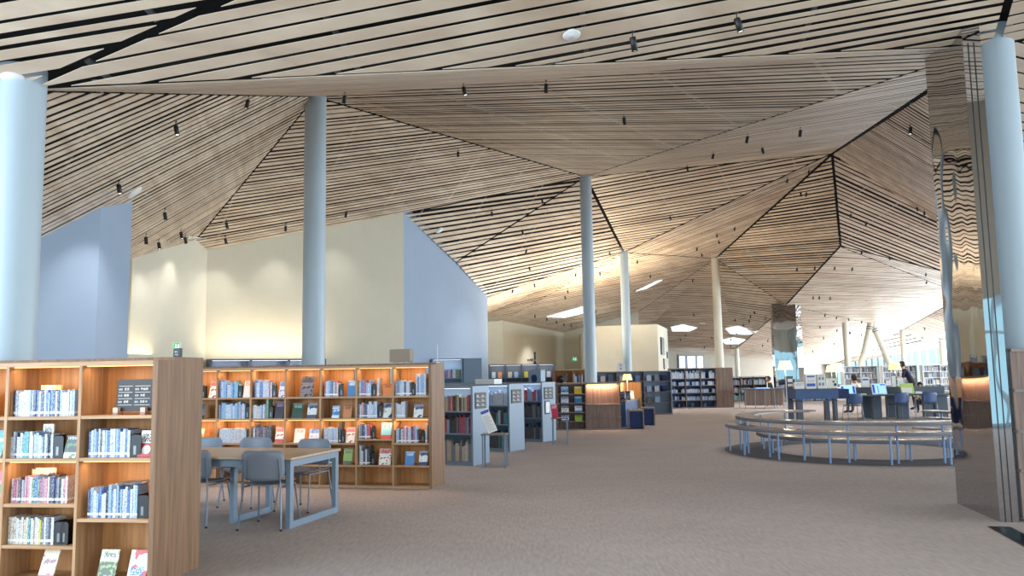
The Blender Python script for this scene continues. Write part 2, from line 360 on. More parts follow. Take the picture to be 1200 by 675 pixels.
facet('T11c', [V5, G1, F748], ((765, 372), (800, 370)), 0.3, 0.76, .03, (0, 1), 'the far panel with the skylights')
facet('T15', [V8, G3, V12], ((880, 402), (912, 408)), 0.3, 0.76, .03, (0, 1), 'the far panel left of the far mirrored pier')
facet('T15b', [V12, G3, G1], ((870, 412), (900, 416)), 0.35, 0.76, .03, (0, 1, 2), 'the far panel left of the far mirrored pier')

def clip(poly, n, d):            # keep points with n.p >= d
    out = []
    for i in range(len(poly)):
        a, b = poly[i], poly[(i+1) % len(poly)]; da, db = n@a-d, n@b-d
        if da >= 0: out.append(a)
        if (da > 0 and db < 0) or (da < 0 and db > 0): out.append(a+(b-a)*da/(da-db))
    return out
back = MB(); T3D = []
UP = .26
ceil_parts = []
for fc in FACETS:
    P = fc['pts']; n = np.cross(P[1]-P[0], P[2]-P[0]); n /= np.linalg.norm(n)
    if len(P) > 3:
        q = np.array(P); c = q.mean(0); n2 = np.linalg.svd(q-c)[2][2]; n = n2 if abs(n2@n) > .5 else n; o = c
    else: o = P[0]
    if n[2] > 0: n = -n               # n points down, into the room
    if n@(CO-o) < 0 and fc['name'] not in (): pass
    (x1, y1), (x2, y2) = fc['line']
    d1, d2 = ray(x1, y1), ray(x2, y2)
    p1 = CO+d1*(n@(o-CO))/(n@d1); p2 = CO+d2*(n@(o-CO))/(n@d2)
    u = p2-p1; u /= np.linalg.norm(u); w = np.cross(n, u)
    fc['n'], fc['o'] = n, o
    poly = [np.array(((p-o)@u, (p-o)@w)) for p in P]
    area2 = sum(poly[i][0]*poly[(i+1) % len(poly)][1]-poly[(i+1) % len(poly)][0]*poly[i][1] for i in range(len(poly)))
    cpoly = list(poly)
    for i in range(len(poly)):
        a, b = poly[i], poly[(i+1) % len(poly)]; e = b-a; L = np.linalg.norm(e)
        if L < 1e-6: continue
        nn = np.array((-e[1], e[0]))/L*(1 if area2 > 0 else -1)
        ins = .0 if i in fc['seams'] else fc['inset']
        if ins: cpoly = clip(cpoly, nn, nn@a+ins)
    fc['poly2'] = (poly, u, w)
    if len(cpoly) < 3: print('EMPTY', fc['name'], P); continue
    w0 = min(p[1] for p in cpoly); w1 = max(p[1] for p in cpoly)
    rr = random.Random(fc['name']); s = w0-rr.random()*fc['pitch']; mb = MB()
    while s < w1:
        pt = fc['pitch']*rr.choice((.7, .85, 1, 1, 1.1, 1.3) if fc['name'] in ('NL', 'NR', 'NE', 'NF') else (.85, 1, 1, 1.12))*rr.uniform(.95, 1.05); bw = pt-fc['pitch']*(1-fc['frac'])*rr.uniform(.6, 1.4)
        st = clip(clip(cpoly, np.array((0., 1.)), s), np.array((0., -1.)), -(s+bw)) if s+bw > w0 else []
        if len(st) >= 3:
            dz = rr.choice((0, 0, .003))
            lo = [o+u*a+w*b-n*dz for a, b in st]; hi = [p-n*.007 for p in lo]; k = len(st)
            mb.add(lo+hi, [tuple(range(k)), tuple(range(2*k-1, k-1, -1))]+[(i, (i+1) % k, (i+1) % k+k, i+k) for i in range(k)])
        s += pt
    # fixing rails across the slats, seen in the gaps
    u0 = min(p[0] for p in cpoly); u1 = max(p[0] for p in cpoly); s = u0+.6
    rl = MB()
    while s < u1:
        st = clip(clip(cpoly, np.array((1., 0.)), s), np.array((-1., 0.)), -(s+.05))
        if len(st) >= 3:
            lo = [o+u*a+w*b-n*.04 for a, b in st]; hi = [p-n*.03 for p in lo]; k = len(st)
            rl.add(lo+hi, [tuple(range(k)), tuple(range(2*k-1, k-1, -1))]+[(i, (i+1) % k, (i+1) % k+k, i+k) for i in range(k)])
        s += 2.2
    ceil_parts.append((mb, rl))
    k = len(P); back.add([tuple(p+A_((0, 0, UP))) for p in P], [tuple(range(k))] if k == 3 else [(0, i, i+1) for i in range(1, k-1)])
ceiling = struct(back.build('ceiling', 'back'), 'folded ceiling of pale wooden slats over a black void')
for mb, rl in ceil_parts:
    if mb.v: mb.build('slat_panel', 'slat', ceiling)
    if rl.v: rl.build('fixing_rail', 'steel_rail', ceiling)

def ceil_hit(x, y):
    best = None
    for fc in FACETS:
        d = ray(x, y); n, o = fc['n'], fc['o']; t = (n@(o-CO))/(n@d)
        if t <= 0: continue
        p = CO+d*t; poly, u, w = fc['poly2']; q = np.array(((p-o)@u, (p-o)@w)); sg = []
        for i in range(len(poly)):
            a, b = poly[i], poly[(i+1) % len(poly)]; sg.append((b[0]-a[0])*(q[1]-a[1])-(b[1]-a[1])*(q[0]-a[0]))
        if all(v >= -1e-6 for v in sg) or all(v <= 1e-6 for v in sg):
            if best is None or t < best[0]: best = (t, p, fc)
    return best

rf = MB(); rf.box(-14, 34, -8, 80, 9.3, 9.5)  # unseen slab added to keep sky light from leaking into the ceiling
struct(rf.build('sky_block', 'back'), 'unseen slab added above the slatted ceiling to block sky light')
# ------------------------------------------------------------------ floor and walls
fl = MB(); fl.add([(-14, -8, 0), (34, -8, 0), (34, 80, 0), (-14, 80, 0)], [(0, 1, 2, 3)])
struct(fl.build('floor', 'carpet'), 'grey-brown carpet floor')
def wall(name, pts, th, m, zb=0.0, label=None):
    """pts: (x, y, ztop) along the wall; thickness th to the left of the walking direction"""
    mb = MB()
    for (a, b) in zip(pts[:-1], pts[1:]):
        a, b = A_(a), A_(b); d = (b-a)[:2]; d /= np.linalg.norm(d); nn = np.array((-d[1], d[0]))*th
        q = [(a[0], a[1]), (b[0], b[1]), (b[0]+nn[0], b[1]+nn[1]), (a[0]+nn[0], a[1]+nn[1])]; zt = [a[2], b[2], b[2], a[2]]
        mb.add([(x, y, zb) for x, y in q]+[(x, y, z) for (x, y), z in zip(q, zt)], [(3, 2, 1, 0), (4, 5, 6, 7), (0, 1, 5, 4), (1, 2, 6, 5), (2, 3, 7, 6), (3, 0, 4, 7)])
    return struct(mb.build(name, m), label)
up = A_((0, 0, .285))
CL = C118+(C45-C118)*4.2
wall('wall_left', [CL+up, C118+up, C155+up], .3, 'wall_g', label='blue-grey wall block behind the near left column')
wall('wall_left_2', [W155+up, W243+up, W1+up], .3, 'wall', label='cream wall with warm light')
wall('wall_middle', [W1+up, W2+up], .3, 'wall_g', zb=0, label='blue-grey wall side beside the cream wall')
wall('wall_back_left', [F572+up, F590+up], .3, 'wall')
wall('wall_back_2', [F590+up, F661+up, F748+up], .3, 'wall', label='far white wall with small dark letters')
b0 = at(690, 382, 36); b1 = at(770, 380.5, 35); b2 = at(782, 384.5, 39)
bk = A_((b0[0]+.6, 44, b0[2])); bm = MB()
bp = [(b0[0], b0[1]), (b1[0], b1[1]), (b2[0], b2[1]), (b2[0]+.5, 45), (b0[0]+.3, 45)]
bm.prism(bp, 0, (b0[2]+b1[2])/2)
struct(bm.build('wall_block', 'wall'), 'free-standing white block room with flat top')
wall('wall_far', [G1+up, G3+up], .3, 'wall_d', label='far brown-grey wall')
# closing walls that the view only meets in reflections
wall('wall_left_4', [(-8.0, 12.6, 4.8), (-7.6, 15.0, 4.4)], .2, 'wall')
print('TL2', TL2, 'TL3', TL3, 'V9', V9, 'V10', V10, [ (n, globals()[n]) for n in ('V3','V4','V6','V7','V8','W1','W2','WM','F590','F748','b0','b1')] if 'b0' in globals() else '')

# window walls
def window_wall(name, a, b, za, zb_, n, bars, label):
    a, b = A_(a), A_(b); L = np.linalg.norm((b-a)[:2]); ang = math.atan2(b[1]-a[1], b[0]-a[0])
    root = empty(name, (a[0], a[1], 0), ang); struct(root, label)
    fr = MB()
    for i in range(n+1):
        x = L*i/n; h = za+(zb_-za)*i/n; fr.box(x-.03, x+.03, -.06, .06, 0, h)
    for z in bars:
        fr.box(0, L, -.05, .05, z-.03, z+.03)
    fr.build('window_frame', 'mull', root)
    p = MB(); p.add([(0, 0, 0), (L, 0, 0), (L, 0, zb_), (0, 0, za)], [(0, 1, 2, 3)]); p.build('pane', 'pane', root)
    return root
window_wall('window_1', G3, Q, G3[2]+.1, Q[2]+.1, 16, (.1,), 'window wall')
window_wall('window_2', Q, QR, Q[2]+.1, QR[2]+.1, 8, (.1,), 'window wall')
window_wall('window_3', QR, (28, 2, 5), QR[2]+.1, 4.9, 16, (.1, 2.4), 'window wall')
window_wall('window_4', (-9.5, 5.0, 0), (-9.5, BK, 0), 4.4, LB[2], 8, (.1, 2.3), 'window wall')

window_wall('window_8', (13.0, 7.5, 0), (13.0, BK, 0), 5.0, 7.0, 8, (.1, 2.3), 'window wall')
window_wall('window_9', (-9.5, BK, 0), (13.0, BK, 0), 3.3, 3.3, 12, (.1, 2.3), 'window wall')
bw_ = MB(); bw_.box(-9.5, 13, BK-.2, BK, 3.3, 9.3); struct(bw_.build('wall_back', 'wall_d'), 'wall above the rear windows')
# far windows in the brown wall
def far_window(px0, px1, py0, py1, name):
    t = (G3-G1)[:2]; t /= np.linalg.norm(t)
    def on(x, y):
        d = ray(x, y); nrm = np.array((-t[1], t[0])); k = (nrm@(G1[:2]))/(nrm@d[:2]); return CO+d*k
    a, b = on(px0, py0), on(px1, py1); ang = math.atan2(t[1], t[0]); L = np.linalg.norm((b-a)[:2])
    r = empty(name, (a[0]+.04*t[1], a[1]-.04*t[0], 0), ang); struct(r, 'frosted window in the far wall')
    g = MB(); g.box(0, L, -.02, 0, b[2], a[2]); g.build('pane', 'skylight', r)
    f = MB(); f.box(-.1, 0, -.06, 0, b[2]-.1, a[2]+.1); f.box(L, L+.1, -.06, 0, b[2]-.1, a[2]+.1); f.box(0, L, -.06, 0, a[2], a[2]+.1); f.box(0, L, -.06, 0, b[2]-.1, b[2]); f.build('window_frame', 'slate', r)
for i, (x0, x1) in enumerate(((795, 802.5), (804.5, 814.5), (816, 823.5))): far_window(x0, x1, 417.5, 431, 'window_%d' % (5+i))

# skylight panes set flush in the far ceiling
def skylight(pts, i, label):
    ps = []
    for x, y in pts:
        h = ceil_hit(x, y)
        if h is None: return
        ps.append((h[1]+h[2]['n']*.03, h[2]['n']))
    n = ps[0][1]; k = len(ps)
    mb = MB(); mb.add([p for p, _ in ps]+[p-n*.05 for p, _ in ps], [tuple(range(k)), tuple(range(2*k-1, k-1, -1))]+[(j, (j+1) % k, (j+1) % k+k, j+k) for j in range(k)])
    tag(mb.build('skylight', 'skylight'), label, 'skylight')
skylight([(641, 371), (668, 363), (684, 359), (684, 366.5), (662, 372)], 1, 'slim bright skylight in the ceiling between the two middle columns')
skylight([(745, 341), (770, 329), (776, 328), (757, 338)], 2, 'small bright skylight on the ceiling right of the slimmer middle column')
skylight([(786, 383), (800, 380), (817, 384), (808, 388), (788, 388)], 3, 'bright skylight left of the tall slim column, above the far shelves')
skylight([(850, 385), (866, 382), (889, 388), (878, 392), (856, 391)], 4, 'bright skylight right of the tall slim column, upper of the two')
skylight([(846, 398), (858, 395.5), (874, 398), (866, 403), (850, 403)], 5, 'bright skylight right of the tall slim column, lower of the two')

# ------------------------------------------------------------------ columns
def column(p, z, r, label, m='col'):
    mb = MB(); mb.lathe([(r*1.05, 0), (r*1.05, .02), (r, z+.2)], n=40)
    o = mb.build('column', m, loc=(p[0], p[1], 0)); struct(o, label); return o
column(V1, V1[2], .2, 'thick pale blue column at the left edge')
column(V2, V2[2], .2, 'pale column in front of the cream wall')
column(V3, V3[2], .185, 'pale blue column above the wooden counter')
column(V4, V4[2], .175, 'slimmer column right of the counter column')
column(V5, V5[2], .185, 'slim cream column above the far bookcase', 'colw')
column(VR, VR[2], .18, 'thick pale blue column beside the mirrored pier')
column(V12, V12[2], .15, 'far cream column', 'colw')
column(V11, V11[2], .15, 'far cream column right of the slanted pair', 'colw')
c9 = at(990, 374, 45); column(c9, c9[2]+1.0, .165, 'cream column left of the slanted pair', 'colw')
cq = at(1105, 409, 48); column(cq, cq[2]+.3, .2, 'far white column at the window wall', 'colw')
for (xt, yt, xb, yb, lb) in ((1020, 381, 1005, 445, 'column slanting down to the left'), (1024, 383, 1050, 445, 'column slanting down to the right')):
    a = at(xt, yt, 46); b = at(xb, yb, 46); dd = b-a; b = a+dd*((a[2])/(a[2]-b[2]))
    mb = MB(); mb.tube([tuple(a-dd*.06), tuple(b)], .17, n=20); struct(mb.build('column', 'colw'), lb)
    mb = MB()
    for k in (.03, .07): mb.tube([tuple(a+dd*k), tuple(a+dd*(k+.01))], .19, n=20)
    o = mb.build('column_collar', 'black'); struct(o)

# ------------------------------------------------------------------ mirrored piers
def pier(pl, label, zt, lines=True, nm='mirrored_pier'):
    root = empty(nm, (pl[0][0], pl[0][1], 0), 0, label, 'pier')
    q = [(x-pl[0][0], y-pl[0][1]) for x, y in pl]
    mb = MB(); mb.prism(q, 0, zt); mb.build('mirror_cladding', 'mirror', root)
    return root, q
ml = on_floor(1122, 590)[:2]; mf = on_floor(1172, 612)[:2]
nrm = mf-ml; L = np.linalg.norm(nrm); nrm /= L
sd = np.array((nrm[1]*-1, nrm[0]))            # to the right of the face
if sd[0] < 0: sd = -sd
mr = mf+sd*.17; bkp = ml+sd*.17
pr_, q = pier([tuple(mf), tuple(mr), tuple(bkp), tuple(ml)], 'tall mirrored steel pier between the round benches and the near right column', 5.2)
g = MB()
for k in (.3, .62): # grooves of the narrow end
    p = mf-ml; c = (sd*.17*k); g.tube([(c[0]+nrm[0]*.002, c[1]+nrm[1]*.002, 0), (c[0]+nrm[0]*.002, c[1]+nrm[1]*.002, 4.8)], .006, n=6)
g.build('cladding_joint', 'black', pr_)
v8 = V8
pw = 1.05; a8 = np.array((v8[0]-.62, v8[1]+.1)); dx = np.array((.985, -.17)); dy = np.array((.17, .985))
pts8 = [a8, a8+dx*pw, a8+dx*(pw+.33)+dy*.55, a8+dy*.75]
pier([tuple(p) for p in pts8], 'distant mirrored steel pier behind the desk lamps', V8[2]+.1)

# ------------------------------------------------------------------ ceiling spotlights
SPOTS = [(741,37),(863,15),(543,98),(640,94),(291,113),(206,143),(139,212),(404,108),(731,134),(537,175),(193,245),(171,274),(186,281),(212,269),(217,275),(265,258),(264,277),(335,262),(406,247),(576,246),(635,232),(612,269),(617,291),(620,311),(601,338),(626,331),(785,252),(714,294),(747,304),(703,318),(762,321),(675,319),(665,339),(662,346),(627,368),(641,372),(652,375),(661,378),(669,379),(737,352),(698,363),(938,149),(876,157),(893,171),(836,178),(805,193),(1067,146),(948,198),(923,208),(938,224),(945,224),(861,265),(840,273),(842,281),(817,289),(822,296),(934,313),(955,311),(978,311),(999,312),(997,249),(1015,259),(1074,241),(1083,246),(1010,293),(1042,299),(1085,319),(1086,328),(812,326),(953,346),(960,346),(973,347),(812.6,367),(883.6,364),(879.5,369),(897,371),(861.6,373),(877.7,374),(871,379),(863,389),(856,396),(856,404),(905.6,393),(900,397),(893.7,403),(833.7,394),(825.5,405),(803,391),(797,396),(960.6,381),(967,367),(980.4,370),(994,372),(981,385),(965,394),(977.5,401),(995.4,388),(952.7,410),(1010,375),(996,388),(1009,390),(1025,399),(1023.6,408),(1033.7,413),(1083,383),(1080.5,394),(1065,411)]
def make_spot():
    r = empty('ceiling_spotlight', (0, 0, 0), 0, 'black spotlight', 'spotlight')
    a = MB(); a.lathe([(0, .03), (.02, .03), (.02, 0), (.006, 0), (.006, -.06)], n=10); a.build('mount', 'black', r)
    T = Matrix.Translation((0, 0, -.06)) @ Matrix.Rotation(.25, 4, 'X')
    b = MB(); b.lathe([(0, 0), (.034, 0), (.036, -.004), (.036, -.155), (.03, -.155), (.03, -.145)], n=16)
    b.v = [tuple(T @ Vector(p)) for p in b.v]; hb = b.build('lamp_housing', 'black', r)
    l = MB(); l.lathe([(0, -.147), (.03, -.147)], n=16); l.v = [tuple(T @ Vector(p)) for p in l.v]; l.build('lens', 'lens', hb)
    return r
hits = []
for (x, y) in SPOTS:
    h = ceil_hit(x, y)
    if h: hits.append((h[2]['desc'], x, y, h[1]))
    else: print('spot missed', x, y)
from collections import defaultdict
grp = defaultdict(list)
for h in hits: grp[h[0]].append(h)
proto = make_spot(); first = True; SPOT_POS = []
for desc, hs in grp.items():
    hs.sort(key=lambda h: h[1])
    for i, h in enumerate(hs):
        lab = ('black spotlight, %s from left, on %s' % (ORD[i], desc)) if len(hs) > 1 else 'single black spotlight on '+desc
        o = proto if first else copy_tree(proto); first = False
        o.location = tuple(h[3]-A_((0, 0, .005))); o.rotation_euler = (0, 0, R_.uniform(-2.2, 2.2)); o.scale = (.86,)*3; o['label'] = lab; o['group'] = 'black cylindrical ceiling spotlights'
        SPOT_POS.append((h[1], h[2], o.location.copy()))
def disc(x, y, label, r=.09, nm='ceiling_speaker', c='speaker'):
    h = ceil_hit(x, y)
    if h is None: return
    mb = MB(); mb.lathe([(0, -.012), (r*.35, -.014), (r*.4, -.008), (r*.9, -.012), (r, -.004), (r, .01)], n=24)
    o = mb.build(nm, 'white'); n = Vector(h[2]['n']); o.rotation_euler = (-n).to_track_quat('Z', 'Y').to_euler(); o.location = h[1]; tag(o, label, c)
disc(15, 92, 'round white ceiling fixture above the left edge column', .1)
disc(670, 41, 'round white ceiling fixture on the near slatted band', .085)
disc(515, 270, 'small round detector on the shaded panel beside the grey wall', .12, 'smoke_detector', 'detector')
disc(158, 226, 'flat white ceiling unit above the grey wall block', .13)
disc(823, 379, 'tiny white fixture on the far ceiling beside the skylights', .2)
# real light of a part of the spotlights
for (x, y, p) in SPOT_POS:
    pass
# ------------------------------------------------------------------ books
SP = {}
def S(k, rgb, ink, am=.56): SP[k] = spine_mat('jacket_'+k, rgb, ink, am); return k
CN = {}
for k, rgb, ink, nm in (('w', (212, 218, 226), (60, 80, 130), 'white'), ('w2', (204, 204, 200), (150, 60, 70), 'off-white'), ('p', (156, 186, 220), (70, 90, 150), 'pale blue'),
        ('b', (52, 92, 170), (220, 230, 240), 'blue'), ('n', (30, 42, 84), (200, 210, 230), 'navy'), ('c', (96, 168, 206), (240, 244, 250), 'sky blue'),
        ('t', (38, 130, 134), (226, 236, 236), 'teal'), ('k', (28, 28, 32), (210, 210, 214), 'black'), ('r', (176, 40, 58), (240, 230, 226), 'red'),
        ('m', (150, 60, 100), (240, 226, 232), 'plum'), ('g', (62, 112, 78), (230, 240, 226), 'green'), ('y', (214, 200, 70), (80, 80, 40), 'yellow'),
        ('e', (206, 196, 176), (90, 70, 60), 'beige'), ('s', (140, 146, 156), (40, 44, 60), 'grey'), ('d', (54, 56, 66), (170, 176, 186), 'dark grey'),
        ('o', (210, 122, 60), (250, 240, 220), 'orange'), ('i', (206, 150, 160), (120, 30, 50), 'pink')):
    S(k, rgb, ink); CN[k] = nm
BOOKMESH = {}
def book_mesh(k, t, h, d=.135):
    t = round(t*500)/500; h = round(h*100)/100; key = (k, t, h, d)
    if key not in BOOKMESH:
        mb = MB(); c = .0012
        mb.box(0, c, 0, d, 0, h); mb.box(t-c, t, 0, d, 0, h); mb.box(c, t-c, 0, c*1.2, 0, h)       # boards and spine
        mb.box(c, t-c, c*1.2, d-.003, .002, h-.003, 'paper')
        BOOKMESH[key] = mb.mesh('book', SP[k])
    return BOOKMESH[key], t
COUNT = [0]
def palette(s): return s.split()
def book_row(root_loc, rz, x0, x1, yb, z, cols, hr, place, grp, seed=0, tr=(.014, .026), gap=.0012, lean=False):
    """books side by side from local x0 to x1 standing on z, spines at local yb"""
    rr = random.Random(seed*31+7); M4 = Matrix.Translation(root_loc) @ Matrix.Rotation(rz, 4, 'Z'); x = x0; lst = []
    i = 0
    while True:
        t = rr.uniform(*tr)
        if x+t > x1: break
        k = cols[i % len(cols)] if rr.random() < .75 else rr.choice(cols); i += 1
        h = rr.uniform(*hr) if rr.random() < .8 else hr[1]
        me, t = book_mesh(k, t, h); o = bpy.data.objects.new('book', me); COL.objects.link(o)
        o.matrix_world = M4 @ Matrix.Translation((x, yb+rr.uniform(0, .008), z)); o['category'] = 'book'; o['group'] = grp; lst.append((o, k, t)); x += t+gap
        COUNT[0] += 1
    n = len(lst)
    for j, (o, k, t) in enumerate(lst):
        w = 'slim ' if t < .017 else ('thick ' if t > .023 else '')
        o['label'] = '%s%s book, %s from left, %s' % (w, CN[k], ORD[j], place)
    return x
COVERS = [0]
def face_book(M4, x, y, z, w, h, m, label, tilt=.28, yaw=0., t=.012, grp=None, stand=False, name='book'):
    """book shown front cover outwards, leaning back"""
    mb = MB(); c = .0015
    mb.box(0, w, 0, c, 0, h); mb.box(0, w, t-c, t, 0, h); mb.box(0, c, c, t-c, 0, h); mb.box(c, w-.003, c, t-c, .002, h-.003, 'paper')
    o = mb.build(name, m); o.matrix_world = M4 @ Matrix.Translation((x, y, z)) @ Matrix.Rotation(yaw, 4, 'Z') @ Matrix.Rotation(-tilt, 4, 'X'); o['label'] = label; o['category'] = 'book'
    if grp: o['group'] = grp
    COVERS[0] += 1
    return o
def bookend(M4, x, y, z, label, w=.085, h=.17, grp='black bookends'):
    mb = MB(); mb.box(0, .003, 0, .13, 0, h); mb.box(0, w, 0, .12, 0, .002); mb.rbox(0, w, 0, .002, 0, h*.98, '', .02)
    mb.box(w*.3, w*.55, -.001, 0, h*.12, h*.5, 'steel_rail')
    o = mb.build('bookend', 'black'); o.matrix_world = M4 @ Matrix.Translation((x, y, z)); tag(o, label, 'bookend', grp); return o

# ------------------------------------------------------------------ bookcases
HC = 1.65
def bookcase(origin, ang, nb, bw, depth, H, shelves, name, label, mats=('oak', 'oakh', 'oakback'), th=.035, top_open=.28, cap=True, led=(), led_m='led_warm', double=True, both_ends=True, kick=.035, lights=None):
    """origin: right front foot; bays run to local -x, depth to local +y; shelves: list per bay (from the right) of heights"""
    root = empty(name, (origin[0], origin[1], 0), -ang, label, 'bookcase')
    W = nb*bw+th; half = depth/2 if double else depth
    def P(nm, f, m):
        mb = MB(); f(mb); return mb.build(nm, m, root)
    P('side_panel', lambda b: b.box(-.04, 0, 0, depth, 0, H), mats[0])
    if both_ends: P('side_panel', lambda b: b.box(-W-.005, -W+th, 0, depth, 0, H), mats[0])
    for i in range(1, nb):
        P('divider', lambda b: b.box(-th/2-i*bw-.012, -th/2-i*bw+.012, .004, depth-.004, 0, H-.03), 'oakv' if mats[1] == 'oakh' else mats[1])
    P('top_board', lambda b: b.box(-W+th, -.04, 0, depth, H-.032, H), mats[1])
    P('base_board', lambda b: b.box(-W+th, -.04, .01, depth-.01, 0, kick), mats[1])
    if cap: P('cap_board', lambda b: b.box(-W, .0, depth*.35, depth-.0, H, H+.028), mats[0])
    for i in range(nb):
        xr = -.04 if i == 0 else -th/2-i*bw-.012
        xl = -W+th if i == nb-1 else -th/2-(i+1)*bw+.012
        hs = shelves[i]
        for z in hs: P('shelf', lambda b: b.box(xl, xr, .006, half-.01, z-.024, z), mats[1])
        ztop = max(hs) if hs else 0
        P('back_panel', lambda b: b.box(xl, xr, half-.01, half+.01, kick, ztop), mats[2])
        if top_open is not None:
            P('back_panel', lambda b: b.box(xl, xl+(xr-xl)*(1-top_open), half-.01, half+.01, ztop, H-.032), mats[2])
        if double:
            for z in hs: P('shelf', lambda b: b.box(xl, xr, half+.01, depth-.006, z-.024, z), mats[1])
        for zi in led:
            z = (H-.034) if zi == 0 else (sorted(hs)[-zi]-.026)
            s = P('light_strip', lambda b: b.box(xl+.02, xr-.02, .03, .045, z-.006, z), led_m)
            if lights:
                area('strip_light', ((xl+xr)/2, .06, z-.01), (0.25, 0, 0), (xr-xl)*.9, .02, lights[0], lights[1], root)
    return root, Matrix.Translation((origin[0], origin[1], 0)) @ Matrix.Rotation(-ang, 4, 'Z'), W

# near bookcase
a1 = math.radians(8.3); NB0 = (-2.655, 6.08)
sh_near = [[.485, .93, 1.243], [.285, .59, .925, 1.24], [.3, .62, .93, 1.24], [.3, .6, .93, 1.24]]
r1, N4, W1_ = bookcase(NB0, a1, 4, .615, .65, HC, sh_near, 'bookcase', 'near tall oak bookcase with lit bays at the left edge of the room', led=(0, 2), lights=(.8, (1, .64, .34)))
loc1 = Vector((NB0[0], NB0[1], 0))
def row1(x0, x1, z, cols, hr, place, seed, tr=(.014, .024)):
    return book_row(loc1, -a1, x0, x1, .05, z, palette(cols), hr, place, 'books in the near oak bookcase', seed, tr)
# right bay (local x -.57..-.04), left bay (-1.10..-.59)
xe = row1(-0.581, -0.228, .93, 'b w p b w k w p b w n p', (.19, .215), 'second row, right bay of near bookcase', 1)
bookend(N4, xe+.004, .05, .93, 'black bookend beside the red and white book, right bay of near bookcase')
face_book(N4, -0.175, .045, .932, .125, .2, cover_mat('cover_red_white', [(0, (190, 60, 60)), (.12, (190, 60, 60)), (.52, (236, 232, 226))], None, ink=(40, 36, 40), inkband=(.72, .16)), 'white and red cover book facing out, second row, right bay of near bookcase', grp=None)
dmb = MB(); dmb.lathe([(0, 0), (.034, 0), (.034, .001)], n=24); 
for v in range(len(dmb.v)): dmb.v[v] = (dmb.v[v][0], -dmb.v[v][2], dmb.v[v][1])
fb = [o for o in bpy.data.objects if o.get('label', '').startswith('white and red cover')][0]
dmb.v = [(a+.0625, b-.0005, c+.055) for a, b, c in dmb.v]; dd_ = dmb.build('cover_print', 'paper', fb)
xe = row1(-0.570, -0.147, .485, 'n p w p b w w k p b w p', (.17, .235), 'third row, right bay of near bookcase', 2)
bookend(N4, xe+.004, .05, .485, 'black bookend at the right end of the third row, right bay of near bookcase')
# book lying on the others
mb = MB(); mb.box(0, .19, 0, .13, 0, .002); mb.box(0, .19, 0, .13, .016, .018); mb.box(0, .188, .0, .128, .002, .016, 'paper'); mb.box(0, .19, -.001, .0, 0, .018)
o = mb.build('book', SP['k']); o.matrix_world = N4 @ Matrix.Translation((-.33, .056, .722)) @ Matrix.Rotation(-.06, 4, 'Y'); tag(o, 'black book lying flat on the standing books, right bay of near bookcase', 'book')
# stands and sign in the top row of the right bay
sg = empty('shelf_sign', (0, 0, 0), 0, 'black tabletop sign with white lines and Japanese text, on top shelf of near bookcase', 'sign'); sg.matrix_world = N4 @ Matrix.Translation((-.40, .10, 1.243))
mb = MB(); mb.rbox(-.0, .295, 0, .006, .028, .268, '', .018); T = Matrix.Rotation(-.06, 4, 'X'); mb.v = [tuple(T @ Vector(v)) for v in mb.v]; mb.build('sign_board', 'blacksign', sg)
mb = MB()
for z in (.215, .168, .12, .072):
    mb.box(.015, .13, -.0015, -.0005, z, z+.0025); mb.box(.15, .275, -.0015, -.0005, z, z+.0025)
def glyphs(mb, x, z, s, n, rr, y0=-.0015, y1=-.0005):
    """small strokes laid out like characters too small to read"""
    for i in range(n):
        gx = x+i*s*1.15
        mb.box(gx, gx+s*.95, y0, y1, z+s*.42, z+s*.55); mb.box(gx+s*.4, gx+s*.54, y0, y1, z, z+s)
        if rr.random() < .7: mb.box(gx+s*.05, gx+s*.9, y0, y1, z+s*.8, z+s*.93)
        if rr.random() < .6: mb.box(gx+s*.0, gx+s*.95, y0, y1, z, z+s*.12)
        if rr.random() < .5: mb.box(gx+s*.05, gx+s*.18, y0, y1, z, z+s*.9)
        if rr.random() < .5: mb.box(gx+s*.8, gx+s*.93, y0, y1, z, z+s*.9)
def digits(mb, txt, x, z, s, y0=-.0015, y1=-.0005):
    seg = {'0': 'abcdef', '1': 'bc', '2': 'abged', '3': 'abgcd', '4': 'fgbc', '5': 'afgcd', '6': 'afgedc', '7': 'abc', '8': 'abcdefg', '9': 'abcfgd'}
    w = s*.5; t = s*.13
    B = {'a': (0, w, s-t, s), 'd': (0, w, 0, t), 'g': (0, w, s/2-t/2, s/2+t/2), 'f': (0, t, s/2, s), 'b': (w-t, w, s/2, s), 'e': (0, t, 0, s/2), 'c': (w-t, w, 0, s/2)}
    for ch in txt:
        for q in seg.get(ch, ''):
            a, b, c, d = B[q]; mb.box(x+a, x+b, y0, y1, z+c, z+d)
        x += w*1.5
for z, l, r, nl, nr in ((.185, '600', '650', 2, 3), (.138, '610', '660', 2, 2), (.09, '620', '669', 2, 3)):
    digits(mb, l, .016, z, .014); glyphs(mb, .062, z, .018, nl, R_); digits(mb, r, .152, z, .014); glyphs(mb, .196, z, .018, nr, R_)
mb.v = [tuple(T @ Vector(v)) for v in mb.v]; mb.build('sign_lettering', 'white', sg)
for x in (.0, .225):
    mb = MB(); mb.box(x, x+.04, -.035, -.002, 0, .055); mb.box(x, x+.04, .008, .03, 0, .03); mb.box(x, x+.04, -.035, .03, 0, .02); mb.build('clip', 'clip', sg)
face_book(N4, -0.497, .08, .037, .145, .21, cover_mat('cover_garden', [(0, (52, 66, 44)), (.1, (64, 84, 48)), (.58, (240, 240, 238))], (150, 170, 90), 30, .56, (40, 40, 60), (.8, .09)), 'book with white title and garden photo cover, bottom of right bay, near bookcase', .3)
face_book(N4, -0.254, .08, .037, .15, .21, cover_mat('cover_octopus', [(0, (196, 220, 236)), (1, (196, 220, 236))], (196, 50, 56), 13, .57, (50, 80, 140), (.28, .14)), 'pale blue book with red octopus picture, bottom of right bay, near bookcase', .3)
